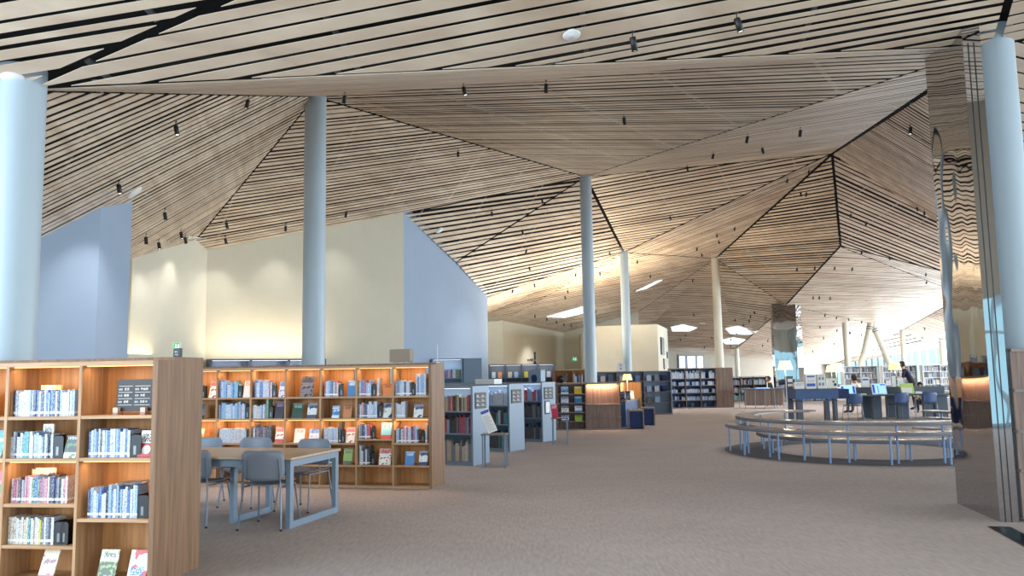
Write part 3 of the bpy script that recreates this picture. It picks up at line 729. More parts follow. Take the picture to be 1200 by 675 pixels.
# left bay of the near case
xe = row1(-1.228, -0.711, 1.24, 'n p w c w w p w n b w n w w p b n w', (.175, .205), 'top row, middle bay of near bookcase', 3)
face_book(N4, -1.083, .16, 1.2405, .17, .235, cover_mat('cover_yellow', [(0, (236, 232, 220)), (.1, (238, 190, 50))], (240, 236, 226), 9, .5), 'yellow and white board book behind the top row, near bookcase', 0.0, t=.02)
lb = MB(); lb.box(0, .004, 0, .14, 0, .19); lb.rbox(0, .03, -.002, 0, 0, .19, '', .004); digits(lb, '59', .007, .15, .016, -.003, -.002); o = lb.build('shelf_divider', 'black'); 
o.matrix_world = N4 @ Matrix.Translation((-1.262, .03, 1.24)); tag(o, 'black divider plate with number at left of the top row, near bookcase', 'divider')
o.data.materials.append(M['white'])
xe = row1(-1.236, -0.863, .925, 'k w n d w w t t w w p w w p', (.155, .195), 'second row, middle bay of near bookcase', 4)
bookend(N4, xe+.004, .05, .925, 'black bookend in the second row, middle bay of near bookcase')
face_book(N4, -0.779, .04, .927, .1, .17, cover_mat('cover_forest', [(0, (232, 234, 240)), (.24, (30, 52, 44)), (.8, (40, 50, 80))], (80, 120, 70), 26, .57, (230, 230, 230), (.88, .05)), 'dark green landscape cover book facing out, second row of near bookcase', .22)
face_book(N4, -1.049, .16, .926, .09, .25, cover_mat('cover_white_tall', [(0, (232, 232, 226)), (1, (232, 232, 226))], None, 20, .5, (60, 60, 70), (.8, .12)), 'tall white booklet behind the second row, near bookcase', 0.0)
xe = row1(-1.213, -0.722, .59, 's n i k w s w2 i w g b g m i m w k', (.165, .2), 'third row, middle bay of near bookcase', 5)
face_book(N4, -1.128, .16, .5905, .2, .25, cover_mat('cover_dogs', [(0, (214, 170, 140)), (1, (214, 170, 140))], (70, 50, 44), 14, .6), 'peach cover book lying behind the third row, near bookcase', 0.0)
xe = row1(-1.224, -0.824, .285, 'w w2 g w t e e e y w e w2 w y g w s k w', (.17, .205), 'fourth row, middle bay of near bookcase', 6)
bookend(N4, xe+.004, .05, .285, 'black bookend in the fourth row, middle bay of near bookcase')
bookend(N4, xe+.06, .05, .285, 'black bookend nearest the divider in the fourth row of near bookcase', w=.06)
face_book(N4, -0.982, .08, .037, .14, .215, cover_mat('cover_flowers', [(0, (196, 60, 74)), (.1, (226, 212, 184)), (.9, (220, 200, 170))], (178, 70, 90), 22, .6, (70, 70, 60), (.55, .1)), 'cream book with red flower cover, bottom of middle bay, near bookcase', .33, yaw=-.12)
row1(-1.839, -1.467, 1.24, 'w p b w n p', (.17, .2), 'top row, left bay of near bookcase', 8)
face_book(N4, -1.467, .05, .931, .15, .21, cover_mat('cover_blue', [(0, (70, 150, 190)), (1, (70, 150, 190))], (200, 225, 235), 20, .58), 'sky blue book facing out in the left bay of near bookcase', .3)
face_book(N4, -1.444, .05, .621, .14, .21, cover_mat('cover_pinkgreen', [(0, (60, 120, 60)), (.5, (190, 50, 80))], (230, 120, 120), 22, .55), 'red and green book facing out in the left bay of near bookcase', .3)
row1(-1.839, -1.501, .3, 'w p e w', (.17, .2), 'lower row, left bay of near bookcase', 9)

# small block and black counter display on top of the near case
cl = empty('table_clock', (0, 0, 0), 0, 'small black box display standing on the near bookcase top', 'clock'); cl.matrix_world = N4 @ Matrix.Translation((-.14, .5, HC+.028))
mb = MB(); mb.rbox(-.028, .028, -.02, .02, .0, .078, '', .008); mb.build('case', 'black', cl)
mb = MB(); glyphs(mb, -.016, .042, .013, 2, R_, -.022, -.0205); glyphs(mb, -.016, .02, .013, 2, R_, -.022, -.0205); mb.build('marking', 'white', cl)

# middle bookcase
a2 = math.radians(12); MB0 = (-1.11, 11.01)
S0 = [.304, .60, .938, 1.234]
sh_mid = [S0, [.304, .655, .938, 1.234], S0, S0, S0, S0, S0, S0, S0]
r2, M24, W2_ = bookcase(MB0, a2, 9, .532, .60, HC, sh_mid, 'bookcase', 'long oak bookcase with lit bays behind the reading table', led=(0, 2), lights=(1.0, (1, .64, .34)))
loc2 = Vector((MB0[0], MB0[1], 0)); COVN = [0]
PAL = [((70, 130, 190), (230, 240, 250)), ((206, 130, 76), (90, 50, 40)), ((236, 236, 234), (60, 70, 110)), ((240, 236, 226), (190, 60, 60)), ((150, 210, 216), (200, 70, 60)), ((30, 70, 50), (160, 190, 170)), ((226, 190, 60), (250, 246, 240)), ((60, 54, 70), (170, 150, 180)), ((150, 180, 60), (70, 84, 50)), ((120, 120, 128), (40, 42, 48)), ((220, 226, 240), (90, 120, 190)), ((190, 60, 90), (240, 220, 220))]
PN = ['blue', 'orange-brown', 'white and navy', 'cream and red', 'pale turquoise', 'dark green', 'yellow', 'dark violet', 'lime green', 'grey photo', 'pale blue', 'crimson']
def cov(i, k=[0]):
    k[0] += 1; c = PAL[i]; return cover_mat('cover_%s_%d' % (PN[i].replace(' ', '_'), k[0]), [(0, c[0] if k[0] % 3 else c[1]), (.22, c[0]), (.9 - .2*(k[0] % 2), tuple((a+b_)//2 for a, b_ in zip(*c)))], c[1] if k[0] % 2 else None, 14+(k[0]*7) % 17, .6, c[1], (.78, .1))
bayn = ['rightmost bay', 'second bay from right', 'third bay from right', 'fourth bay from right', 'fifth bay from right', 'sixth bay from right', 'seventh bay from right', 'eighth bay from right']
rown = {1.234: 'top row', .938: 'second row', .6: 'third row', .655: 'third row', .304: 'fourth row', .037: 'bottom row'}
LATE = []
def cell(bay, z, spec, seed):
    """spec: list of ('r', frac0, frac1, colours, (h0, h1)), ('f', frac, palette, w, h), ('e', frac)"""
    xr = -.06 if bay == 0 else -.0175-bay*.532-.03; xl = -.0175-(bay+1)*.532+.02; w = xr-xl; nface = sum(1 for s in spec if s[0] == 'f'); fi = 0
    pl = '%s, %s of middle bookcase' % (rown[z], bayn[bay])
    for s in spec:
        if s[0] == 'r' and bay >= 4:
            LATE.append((M24, xl+w*s[1], xl+w*s[2], .04, z, palette(s[3]), s[4], seed, (.017, .03)))
        elif s[0] == 'r':
            xe = book_row(loc2, -a2, xl+w*s[1], xl+w*s[2], .04, z, palette(s[3]), s[4], pl, 'books in the middle oak bookcase', seed+int(s[1]*10)*57, (.017, .03))
        elif s[0] == 'e': bookend(M24, xl+w*s[1], .04, z, 'black bookend, %s' % pl, w=.06)
        else:
            fi += 1; pos = '' if nface == 1 else (' at left' if fi == 1 else ' at right')
            face_book(M24, xl+w*s[1], .045 if len(s) < 6 else s[5], z+.002, s[3], s[4], cov(s[2]), '%s face-out book%s, %s' % (PN[s[2]], pos, pl), .25)
B = 'w w p w p b w w2'; H1 = (.175, .215)
cell(0, 1.234, [('r', 0, .5, 'd s p w p n w w', H1), ('e', .5), ('r', .63, .98, 'w b w n p w w', (.2, .29))], 11)
cell(0, .938, [('r', 0, .3, 'w p w w', H1), ('f', .55, 2, .13, .18)], 12)
cell(0, .6, [('r', .02, .75, 'w p k w i w m w w n', H1), ('e', .78), ('r', .9, 1.0, 'w2 i', (.25, .27))], 13)
cell(0, .304, [('f', .28, 0, .13, .18), ('f', .7, 2, .12, .19)], 14)
cell(1, 1.234, [('r', 0, .4, 'd b m r w w p', H1), ('e', .42), ('r', .56, .66, 'w o', (.24, .25)), ('f', .72, 1, .13, .17)], 15)
cell(1, .938, [('r', 0, .58, 'p w i d n w c w w', H1), ('e', .6), ('f', .72, 2, .12, .2)], 16)
cell(1, .655, [('r', 0, .38, 'w s k b w w r r', H1), ('e', .4), ('f', .66, 4, .145, .22)], 17)
cell(1, .304, [('r', .02, .36, 'k s w w d k', (.18, .26)), ('e', .38), ('f', .6, 3, .17, .22)], 18)
cell(2, 1.234, [('r', .05, .5, 'w w p b n w r', H1), ('e', .52), ('f', .74, 0, .12, .22)], 19)
cell(2, .938, [('f', .27, 0, .11, .17), ('f', .62, 1, .12, .18)], 20)
cell(2, .6, [('r', .04, .5, 'w w w2 w w p w', H1), ('r', .51, .58, 'k r', (.27, .28)), ('e', .58), ('f', .7, 3, .13, .21)], 21)
cell(2, .304, [('r', .05, .3, 'n k w d', H1), ('f', .62, 8, .13, .22)], 22)
cell(3, 1.234, [('f', .38, 9, .19, .29)], 23)
cell(3, .938, [('f', .12, 5, .16, .21), ('f', .6, 2, .14, .21)], 24)
cell(3, .6, [('f', .2, 3, .15, .2), ('f', .66, 10, .15, .19)], 25)
cell(3, .304, [('f', .3, 2, .2, .15)], 26)
cell(4, 1.234, [('r', .05, .6, 'w i b r w p b w b w', (.2, .26)), ('e', .62), ('f', .8, 10, .1, .22)], 27)
cell(4, .938, [('r', .0, .42, 'w2 w p s w w', (.17, .2)), ('r', .43, .5, 'g', (.26, .27)), ('e', .52), ('f', .68, 7, .13, .24)], 28)
cell(4, .6, [('r', .02, .6, 'k w d k k w k k m', (.2, .26)), ('f', .7, 3, .13, .22)], 29)
cell(4, .304, [('r', .05, .6, 'w e s w k', H1)], 30)
cell(5, 1.234, [('r', .0, .6, 's n b b w p w c c', (.18, .27)), ('e', .62), ('f', .76, 3, .12, .25)], 31)
cell(5, .938, [('r', .0, .85, 'p w w i n w p c w s b', (.18, .24)), ('e', .87)], 32)
cell(5, .6, [('r', .02, .9, 'w2 w w2 w w w2 w', (.19, .2)), ('e', .92)], 33)
cell(6, 1.234, [('r', .0, .5, 'c b w p w', H1), ('e', .52), ('f', .74, 3, .11, .25)], 34)
cell(6, .938, [('f', .3, 9, .14, .21)], 35)
cell(6, .6, [('f', .3, 6, .13, .2)], 36)
cell(7, 1.234, [('r', .1, .8, 'w b n w p r w k', H1)], 37)
cell(7, .938, [('r', .1, .8, 'w b n w p r w k', H1)], 38)
cell(7, .6, [('r', .1, .8, 'w b n w p r w k', H1)], 39)
print('books', COUNT[0], 'covers', COVERS[0])

# things on top of the middle case
bx = empty('storage_box', (0, 0, 0), 0, 'taupe rounded box on small white feet on the middle bookcase top', 'box'); bx.matrix_world = M24 @ Matrix.Translation((-.72, .33, HC+.028))
mb = MB(); mb.rbox(0, .30, 0, .16, .018, .2, '', .02); mb.build('shell', 'boxbrown', bx)
for x in (.03, .24):
    mb = MB(); mb.lathe([(.014, 0), (.014, .018)], n=12, c=(x, .03, 0)); mb.lathe([(.014, 0), (.014, .018)], n=12, c=(x, .13, 0)); mb.build('foot', 'white', bx)
rd = MB(); rd.lathe([(0, .0), (.03, .0), (.03, .008), (.005, .01), (.005, .26), (0, .262)], n=12); o = rd.build('sign_rod', 'white'); o.matrix_world = M24 @ Matrix.Translation((-.02-.03, .45, HC+.028)); tag(o, 'thin white upright rod on the right end of the middle bookcase', 'rod')

# ------------------------------------------------------------------ reading table and chairs
ta = math.radians(15.5); T0_ = (-2.26, 8.30)
tb = empty('reading_table', (T0_[0], T0_[1], 0), -ta, 'long reading table with pale wooden top and blue-grey frame legs', 'table'); TM = Matrix.Translation((T0_[0], T0_[1], 0)) @ Matrix.Rotation(-ta, 4, 'Z')
mb = MB(); mb.rbox(-2.6, .02, -.02, 1.04, .672, .70, '', .01, 'z'); tp = mb.build('table_top', 'top', tb)
mb = MB(); mb.box(-2.6, .02, -.021, -.0195, .672, .68); mb.box(-2.6, .02, 1.0395, 1.041, .672, .68); mb.box(.0195, .021, -.02, 1.04, .672, .68); mb.build('edge_band', 'oak', tp)
def loopleg(x, y0, y1):
    mb = MB(); t = .065
    mb.box(x, x+.05, y0, y0+t, 0, .672); mb.box(x, x+.05, y1-t, y1, 0, .672); mb.box(x, x+.05, y0+t, y1-t, 0, t); mb.box(x, x+.05, y0+t, y1-t, .672-t, .672); mb.build('leg_frame', 'frame', tb)
loopleg(-.05, 0, 1.02); loopleg(-.82, .18, .92); loopleg(-2.55, 0, 1.02)
mb = MB(); mb.box(-2.5, -.05, .0, .04, .6, .672); mb.build('apron', 'frame', tb)
mb = MB(); mb.box(-2.5, -.05, .98, 1.02, .6, .672); mb.build('apron', 'frame', tb)
def make_chair(seatm='seat', backm='backrest', tubem='tube'):
    r = empty('dining_chair', (0, 0, 0)); tag(r, 'x', 'chair')
    # local: sitter faces +y, back at -y
    mb = MB(); n = 12; pr = [(-.2, .205, .44), (-.1, .2, .437), (0, .19, .43), (.1, .19, .432), (.17, .2, .442), (.215, .17, .43), (.225, .12, .412)]
    vs = []
    for (y, w, z) in pr:
        for k in range(n+1):
            s = -1+2*k/n; vs.append((w*s, y, z+.018*s*s))
    m_ = len(vs); vs += [(a, b, c-.011) for a, b, c in vs]; W = n+1; fs = []
    for i in range(len(pr)-1):
        for k in range(n): a = i*W+k; fs += [(a, a+1, a+W+1, a+W), (a+m_, a+W+m_, a+W+1+m_, a+1+m_)]
    for k in range(n): fs += [(k, k+m_, k+1+m_, k+1), ((len(pr)-1)*W+k, (len(pr)-1)*W+k+1, (len(pr)-1)*W+k+1+m_, (len(pr)-1)*W+k+m_)]
    for i in range(len(pr)-1): fs += [(i*W, (i+1)*W, (i+1)*W+m_, i*W+m_), (i*W+n, i*W+n+m_, (i+1)*W+n+m_, (i+1)*W+n)]
    mb.add(vs, fs, '', True); mb.build('seat', seatm, r)
    mb = MB(); b = []; H_ = .15; Wd = .225                            # rounded-rectangle shell curved round the sitter
    NX, NZ = 14, 8; vs = []
    for j in range(NZ+1):
        tz = -1+2*j/NZ
        for k in range(NX+1):
            s = -1+2*k/NX; f_ = 1.0
            e = (abs(tz)**5); w = Wd*(1-.16*e); x = w*s; zz = .63+H_*tz*(1-.05*abs(s)**6); vs.append((x, -.235+.055*s*s-.03*(tz+1)/2-.0, zz))
    m_ = len(vs); vs += [(a, b_-.01, c) for a, b_, c in vs]; W = NX+1; fs = []
    for j in range(NZ):
        for k in range(NX): a = j*W+k; fs += [(a, a+W, a+W+1, a+1), (a+m_, a+1+m_, a+W+1+m_, a+W+m_)]
    for k in range(NX): fs += [(k, k+1, k+1+m_, k+m_), (NZ*W+k, NZ*W+k+m_, NZ*W+k+1+m_, NZ*W+k+1)]
    for j in range(NZ): fs += [(j*W, j*W+m_, (j+1)*W+m_, (j+1)*W), (j*W+NX, (j+1)*W+NX, (j+1)*W+NX+m_, j*W+NX+m_)]
    mb.add(vs, fs, '', True); mb.build('backrest', backm, r)
    for s in (-1, 1):
        mb = MB(); mb.tube([(s*.225, -.27, .012), (s*.195, -.215, .42), (s*.19, -.238, .53), (s*.185, -.262, .70)], .0095, n=8); mb.tube([(s*.2, -.21, .418), (s*.195, .15, .415)], .009, n=6); lg = mb.build('leg', tubem, r)
        mb = MB(); mb.lathe([(0, 0), (.013, 0), (.013, .018), (0, .018)], n=10, c=(s*.225, -.27, 0)); mb.build('foot_cap', 'black', lg)
        mb = MB(); mb.tube([(s*.225, .22, .012), (s*.195, .15, .42)], .0095, n=8); lg = mb.build('leg', tubem, r)
        mb = MB(); mb.lathe([(0, 0), (.013, 0), (.013, .018), (0, .018)], n=10, c=(s*.225, .22, 0)); mb.build('foot_cap', 'black', lg)
    mb = MB(); mb.tube([(-.2, .13, .412), (.2, .13, .412)], .008, n=6); mb.build('stretcher', tubem, r)
    return r
ch = make_chair(); GR = 'grey shell chairs at the reading table'
def put_chair(o, lx, ly, rot, lab, Mx=TM, g=GR):
    p = Mx @ Vector((lx, ly, 0)); o.location = p; o.rotation_euler = (0, 0, rot); o['label'] = lab; o['group'] = g
# near side chairs (backs to the camera)
c1 = on_floor(300, 621)[:2]
def put_at(o, x, y, rot, lab, g=GR): o.location = (x, y, 0); o.rotation_euler = (0, 0, rot); o['label'] = lab; o['group'] = g
put_at(ch, -2.51, 8.22+.27, -ta+.15, 'grey shell chair on near side of reading table, back to viewer, fully in view')
put_at(copy_tree(ch), -3.30, 8.46+.27, -ta+.05, 'grey shell chair partly hidden by the near bookcase, near side of the table')
put_at(copy_tree(ch), -2.44, 9.50, math.pi-ta-.1, 'grey shell chair on the far side, nearest the table right end')
put_at(copy_tree(ch), -3.22, 9.86, math.pi-ta, 'grey shell chair in the middle of the table far side')
put_at(copy_tree(ch), -3.90, 10.06, math.pi-ta, 'grey shell chair on the far side, next to the near bookcase end')

# ------------------------------------------------------------------ blue-grey bookcases with end panels
DB = [MB(), 0]     # distant books nobody could count one by one
def far_row(M4, x0, x1, yb, z, cols, hr, seed, tr=(.018, .034), fill=1.0, d=.12):
    rr = random.Random(seed*17+3); x = x0; i = 0
    while x < x1:
        t = rr.uniform(*tr)
        if rr.random() > fill: x += t*rr.randint(1, 5); continue
        h = rr.uniform(*hr); k = rr.choice(cols)
        DB[0].box(x, min(x+t, x1), yb, yb+d, z, z+h, 'sp_'+k, M4); x += t+.001; DB[1] += 1
for k in SP: M['sp_'+k] = SP[k]
for a_ in LATE: far_row(*a_)
S3 = [.525, .895]
def grey_case(o, ang, nb, bw, label, w=.58, rows=None, H=1.31):
    r, m4, W = bookcase(o, ang, nb, bw, w, H, [S3]*nb, 'bookcase', label, mats=('bluegrey', 'bluegrey', 'bluegrey'), top_open=0, cap=False, led=(0,), led_m='led_white', lights=(1.4, (.86, .93, 1)), kick=.06, both_ends=True)
    return r, m4, W
rA, A4, WA = grey_case((-.69, 13.67), math.radians(26), 3, .95, 'blue-grey low bookcase with lit top shelf, nearest of the three')
rB, B4, WB = grey_case((-.09, 15.99), math.radians(30), 3, .95, 'blue-grey low bookcase with lit top shelf, middle of the three')
rC, C4, WC = grey_case((.63, 18.15), math.radians(33), 3, .95, 'blue-grey low bookcase with lit top shelf, farthest of the three')
for n_, (m4, sets) in enumerate(((A4, (('e s k r g w e s', 'd k m r s k d p', 'e e w e s')), ), (B4, ('w w w p p w w', 'k d n t d p w', 'd t d k')), (C4, ('w p r b w p p', 'd d d s', 'd s d d')))):
    for b_ in range(3):
        xl = -.0175-(b_+1)*.95+.03; xr = -.06-b_*.95
        for (z, st, hr) in ((.895, sets[0], (.2, .3)), (.525, sets[1], (.22, .31)), (.062, sets[2], (.24, .36))):
            far_row(m4, xl, xr, .05, z, palette(st), hr, n_*9+b_*3+int(z*10), (.02, .05))
# black sign plates on the end panels
def plate(x0, y0, x1, y1, d, lab, ang, m='blacksign', ink='white', rows=3):
    a = at(x0, y0, d); b = at(x1, y1, d); w = abs(b[0]-a[0]); h = a[2]-b[2]
    r = empty('sign_plate', (0, 0, 0), 0, lab, 'sign'); r.matrix_world = Matrix.Translation(tuple(A_((a[0], a[1], b[2])))) @ Matrix.Rotation(ang, 4, 'Z')
    mb = MB(); mb.box(0, w/max(.5, math.cos(ang)), 0, .012, 0, h); mb.build('plate', m, r)
    mb = MB()
    for i in range(rows):
        z = h*(.18+.27*i); mb.box(w*.1, w*.9, -.002, -.0005, z-.006, z-.002); glyphs(mb, w*.12, z, h*.1, 2, R_, -.002, -.0005); glyphs(mb, w*.55, z, h*.1, 2, R_, -.002, -.0005)
    mb.build('lettering', ink, r); return r
def end_sign(m4, lab, y0=.08, y1=.46, z0=.93, z1=1.2):
    r = empty('sign_plate', (0, 0, 0), 0, lab, 'sign'); r.matrix_world = m4 @ Matrix.Translation((.002, y0, z0)) @ Matrix.Rotation(math.pi/2, 4, 'Z')
    w, h = y1-y0, z1-z0; mb = MB(); mb.box(0, w, -.012, 0, 0, h); mb.build('plate', 'blacksign', r)
    mb = MB()
    for i in range(3):
        z = h*(.2+.27*i); mb.box(w*.08, w*.42, -.014, -.0125, z-.008, z-.004); mb.box(w*.54, w*.9, -.014, -.0125, z-.008, z-.004); glyphs(mb, w*.1, z, h*.11, 2, R_, -.014, -.0125); glyphs(mb, w*.56, z, h*.11, 2, R_, -.014, -.0125)
    mb.build('lettering', 'white', r)
end_sign(A4, 'black sign on the end panel of the nearest blue-grey bookcase')
end_sign(B4, 'black sign on the end panel of the middle blue-grey bookcase')
end_sign(C4, 'black sign on the end panel of the farthest blue-grey bookcase')
# display stands
def stand(o, ang, lab, h=.54, w=.42, d=.3):
    r = empty('side_table', (o[0], o[1], 0), ang, lab, 'table')
    mb = MB(); mb.rbox(0, w, 0, d, h-.02, h, '', .01, 'z'); mb.build('table_top', 'walnuth', r)
    for x, y in ((.015, .015), (w-.04, .015), (w-.04, d-.04), (.015, d-.04)):
        mb = MB(); mb.box(x, x+.025, y, y+.025, 0, h-.02); mb.build('leg', 'frame', r)
    return Matrix.Translation((o[0], o[1], 0)) @ Matrix.Rotation(ang, 4, 'Z')
s1 = stand((-.55, 13.30), -.12, 'slim side table carrying a tilted notice board by the nearest blue-grey bookcase')
nb_ = empty('notice_board', (0, 0, 0), 0, 'tilted pale blue notice board with printed lines on the slim side table', 'sign'); nb_.matrix_world = s1 @ Matrix.Translation((.12, .10, .542)) @ Matrix.Rotation(.35, 4, 'Z') @ Matrix.Rotation(-.28, 4, 'X') @ Matrix.Rotation(-.35, 4, 'Y')
mb = MB(); mb.box(0, .16, 0, .012, 0, .4); mb.build('board', 'white', nb_)
mb = MB(); mb.box(.01, .15, -.001, 0, .33, .38, 'bluepaper')
for i in range(12): mb.box(.015, .145-.02*(i % 3), -.001, 0, .03+.023*i, .036+.023*i, 'frame')
mb.build('printed_lines', 'bluepaper', nb_)
s2 = stand((.78, 18.35-.95), -.1, 'slim side table with a leaning magazine by the farthest blue-grey bookcase', w=.36, h=.56)
face_book(s2, .02, .08, .562, .14, .3, cov(11), 'crimson magazine leaning on the farther slim side table', .35, yaw=.3, name='magazine')
mb = MB(); mb.box(0, .2, 0, .015, 0, .3); mb.box(.02, .18, -.002, 0, .03, .27, 'white'); o = mb.build('leaflet_holder', 'black'); o.matrix_world = C4 @ Matrix.Translation((.016, .1, .6)) @ Matrix.Rotation(math.pi/2, 4, 'Z'); tag(o, 'white leaflet holder hung on the farthest blue-grey bookcase end', 'holder')
# ------------------------------------------------------------------ wall shelf under the cream wall
H1F = (.16, .26)
def simple_rows(m4, nb, bw, zs, yb, seed, pals, hr=(.2, .27), fill=.93, tr=(.02, .04)):
    for b_ in range(nb):
        for j, z in enumerate(zs):
            far_row(m4, -.0175-(b_+1)*bw+.03, -.06-b_*bw, yb, z, palette(pals[(b_+j) % len(pals)]), hr, seed+b_*7+j, tr, fill)
MIX = ['w p b w n e', 'w s k w r p', 'd w p t w e', 'w w2 i g k b']
rW, W4, _ = bookcase((-4.56, 19.83), -math.atan2(W1[1]-W243[1], W1[0]-W243[0]), 3, .91, .3, 1.95, [[.5, .95, 1.4]]*3, 'bookcase', 'dark wall bookcase with a white light strip under the cream wall', mats=('slate', 'slate', 'slate'), double=False, cap=False, top_open=0, led=(0,), led_m='led_white', lights=(2.5, (.95, .95, 1)))
simple_rows(W4, 3, .91, (.06, .5, .95, 1.4), .06, 100, MIX, (.2, .3))
rX, X4, _ = bookcase((-1.46, 23.5), 0, 1, .86, .4, 1.98, [[.5, .95, 1.42]], 'bookcase', 'blue-grey bookcase built against the grey wall, between oak bookcase and low blue-grey ones', mats=('bluegrey', 'bluegrey', 'bluegrey'), double=False, cap=False, top_open=0, led=(0,), led_m='led_white', lights=(2.5, (.9, .95, 1)))
simple_rows(X4, 1, .86, (.06, .5, .95, 1.42), .06, 130, MIX)
r = empty('cabinet', (-1.44, 23.48, 0), 0, 'plain blue-grey cabinet block at the foot of the grey wall', 'cabinet')
mb = MB(); mb.box(0, .53, 0, .5, 0, 1.98); mb.build('body', 'bluegrey', r)
mb = MB(); mb.box(.02, .51, -.012, 0, .06, 1.95); dr = mb.build('door', 'bluegrey', r); mb = MB(); mb.tube([(.05, -.03, .95), (.05, -.03, 1.1)], .006); mb.build('handle', 'steel_rail', dr)

# ------------------------------------------------------------------ dark bookcases behind the blue-grey rows
rD, D4, _ = bookcase((1.42, 28.0), 0, 4, .56, .4, 1.84, [[.5, .95, 1.38]]*4, 'bookcase', 'dark bookcase with lit face-out books below the far white wall', mats=('slate', 'slate', 'slate'), double=False, cap=False, top_open=0, led=(0,), led_m='led_white', lights=(2.0, (1, .95, .85)))
simple_rows(D4, 4, .56, (.06, .5), .06, 150, MIX); 
for b_ in range(4):
    for j in range(2):
        x_ = -.0175-(b_+1)*.56+.09+.22*j; DB[0].box(x_, x_+.13, .1, .115, 1.381, 1.58, 'sp_'+'e w y w e p w o'.split()[b_*2+j], D4)
simple_rows(D4, 4, .56, (.95,), .06, 160, ['k n d b', 'w k d k'], fill=.7)
# ------------------------------------------------------------------ wooden counter
ct = empty('display_counter', (1.14, 21.8, 0), 0, 'wooden display counter with magazine shelves and a lit wood panel, below the counter column', 'counter')
def cp(nm, m, *bs):
    mb = MB()
    for b in bs: mb.box(*b)
    return mb.build(nm, m, ct)
cp('top_board', 'walnuth', (-.02, 1.73, -.03, .7, 1.2, 1.235))
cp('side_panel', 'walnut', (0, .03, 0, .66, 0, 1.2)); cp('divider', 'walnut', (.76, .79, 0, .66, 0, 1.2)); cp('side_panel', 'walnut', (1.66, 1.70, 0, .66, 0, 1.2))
cp('plinth', 'walnuth', (-.02, 1.72, -.08, .66, 0, .03))
for z in (.226, .465, .71, .95): cp('shelf', 'walnuth', (.03, .76, 0, .3, z-.02, z))
cp('back_panel', 'walnut', (.03, .76, .3, .32, .03, 1.2))
cp('lit_panel', 'walnut', (.79, 1.66, .14, .16, .67, 1.2)); cp('ledge', 'walnuth', (.79, 1.72, -.05, .16, .645, .67)); cp('ledge', 'walnuth', (.79, 1.72, -.03, .16, .31, .33))
cp('lower_panel', 'walnut', (.79, 1.66, 0, .02, .03, .645))
s = cp('light_strip', 'led_warm', (.83, 1.62, .05, .065, 1.185, 1.2)); area('strip_light', (1.225, .07, 1.18), (.25, 0, 0), .8, .02, 9, (1, .6, .36), ct)
C4_ = Matrix.Translation((1.14, 21.8, 0)); nmr = ['lowest shelf', 'second lowest shelf', 'third shelf up', 'top shelf']
for i, z in enumerate((.226, .465, .71, .95)):
    for j, x in enumerate((.12, .48)):
        k = [(10, 8), (2, 10), (10, 0), (0, 6)][i][j]
        face_book(C4_, x, .05, z+.001, .2, .17 if i < 3 else .2, cov(k), '%s magazine at %s on the %s of the wooden counter' % (PN[k], 'left' if j == 0 else 'right', nmr[i]), .2, name='magazine', grp=None)
mb = MB(); mb.lathe([(0, 0), (.09, 0), (.09, .02), (0, .02)], n=28); mb.v = [(x, z, y+.115) for x, y, z in mb.v]; mb.box(-.04, .04, -.01, .03, 0, .02); o = mb.build('round_sign', 'black', loc=(1.27, 21.95, 1.236)); tag(o, 'black round sign on the left end of the wooden counter', 'sign')
# nook with desk right of the counter
nk = empty('reading_nook', (3.08, 22.6, 0), 1.25, 'blue-fronted desk nook with a warm lit wooden back beside the counter', 'desk')
def np_(nm, m, *bs):
    mb = MB()
    for b in bs: mb.box(*b)
    return mb.build(nm, m, nk)
np_('front_panel', 'deskblue', (0, 2.0, 0, .03, 0, .68)); np_('side_panel', 'deskblue', (0, .03, .03, .32, 0, .68)); np_('desk_top', 'walnuth', (-.02, 2.0, -.03, .33, .68, .715))
np_('back_panel', 'oakback', (0, 2.0, .33, .36, 0, 1.2)); np_('end_panel', 'oakback', (2.0, 2.04, -.1, .36, 0, 1.2)); np_('foot_rail', 'walnuth', (0, 2.0, -.12, -.035, .02, .05))
def lamp(x, y, z0, h, r, lab, m='shade', power=6, nm='desk_lamp', col=(1, .86, .62)):
    e = empty(nm, (x, y, z0), 0, lab, 'lamp'); sh = r*.78
    mb = MB(); mb.lathe([(0, 0), (r*.55, 0), (r*.55, .012), (.012, .02)], n=20); mb.build('base', 'white', e)
    mb = MB(); mb.lathe([(.009, .012), (.009, h-sh*.5)], n=10); mb.build('pole', 'white', e)
    mb = MB(); mb.lathe([(r, h-2*sh*.75), (r*.68, h), (r*.66, h), (r*.98, h-2*sh*.75)], n=28); mb.build('lamp_shade', m, e)
    l = bpy.data.lights.new('bulb', 'POINT'); l.energy = power; l.color = col; l.shadow_soft_size = .05; o = bpy.data.objects.new('bulb', l); COL.objects.link(o); o.parent = e; o.location = (0, 0, h-sh*1.7)
    return e
lp = lamp(3.33, 23.9, .716, .73, .15, 'yellow-lit lamp in the desk nook beside the counter', 'shadey', 10)
N5 = Matrix.Identity(4)
for i, (x, y, k) in enumerate(((2.94, 22.8, 7), (3.02, 23.1, 10), (3.2, 23.4, 9), (3.42, 24.1, 2))):
    face_book(N5, x, y, .716, .14, .26, cov(k), '%s book propped up on the nook desk, %s from left' % (PN[k], ORD[i]), .3, yaw=.15*(i-1.5))
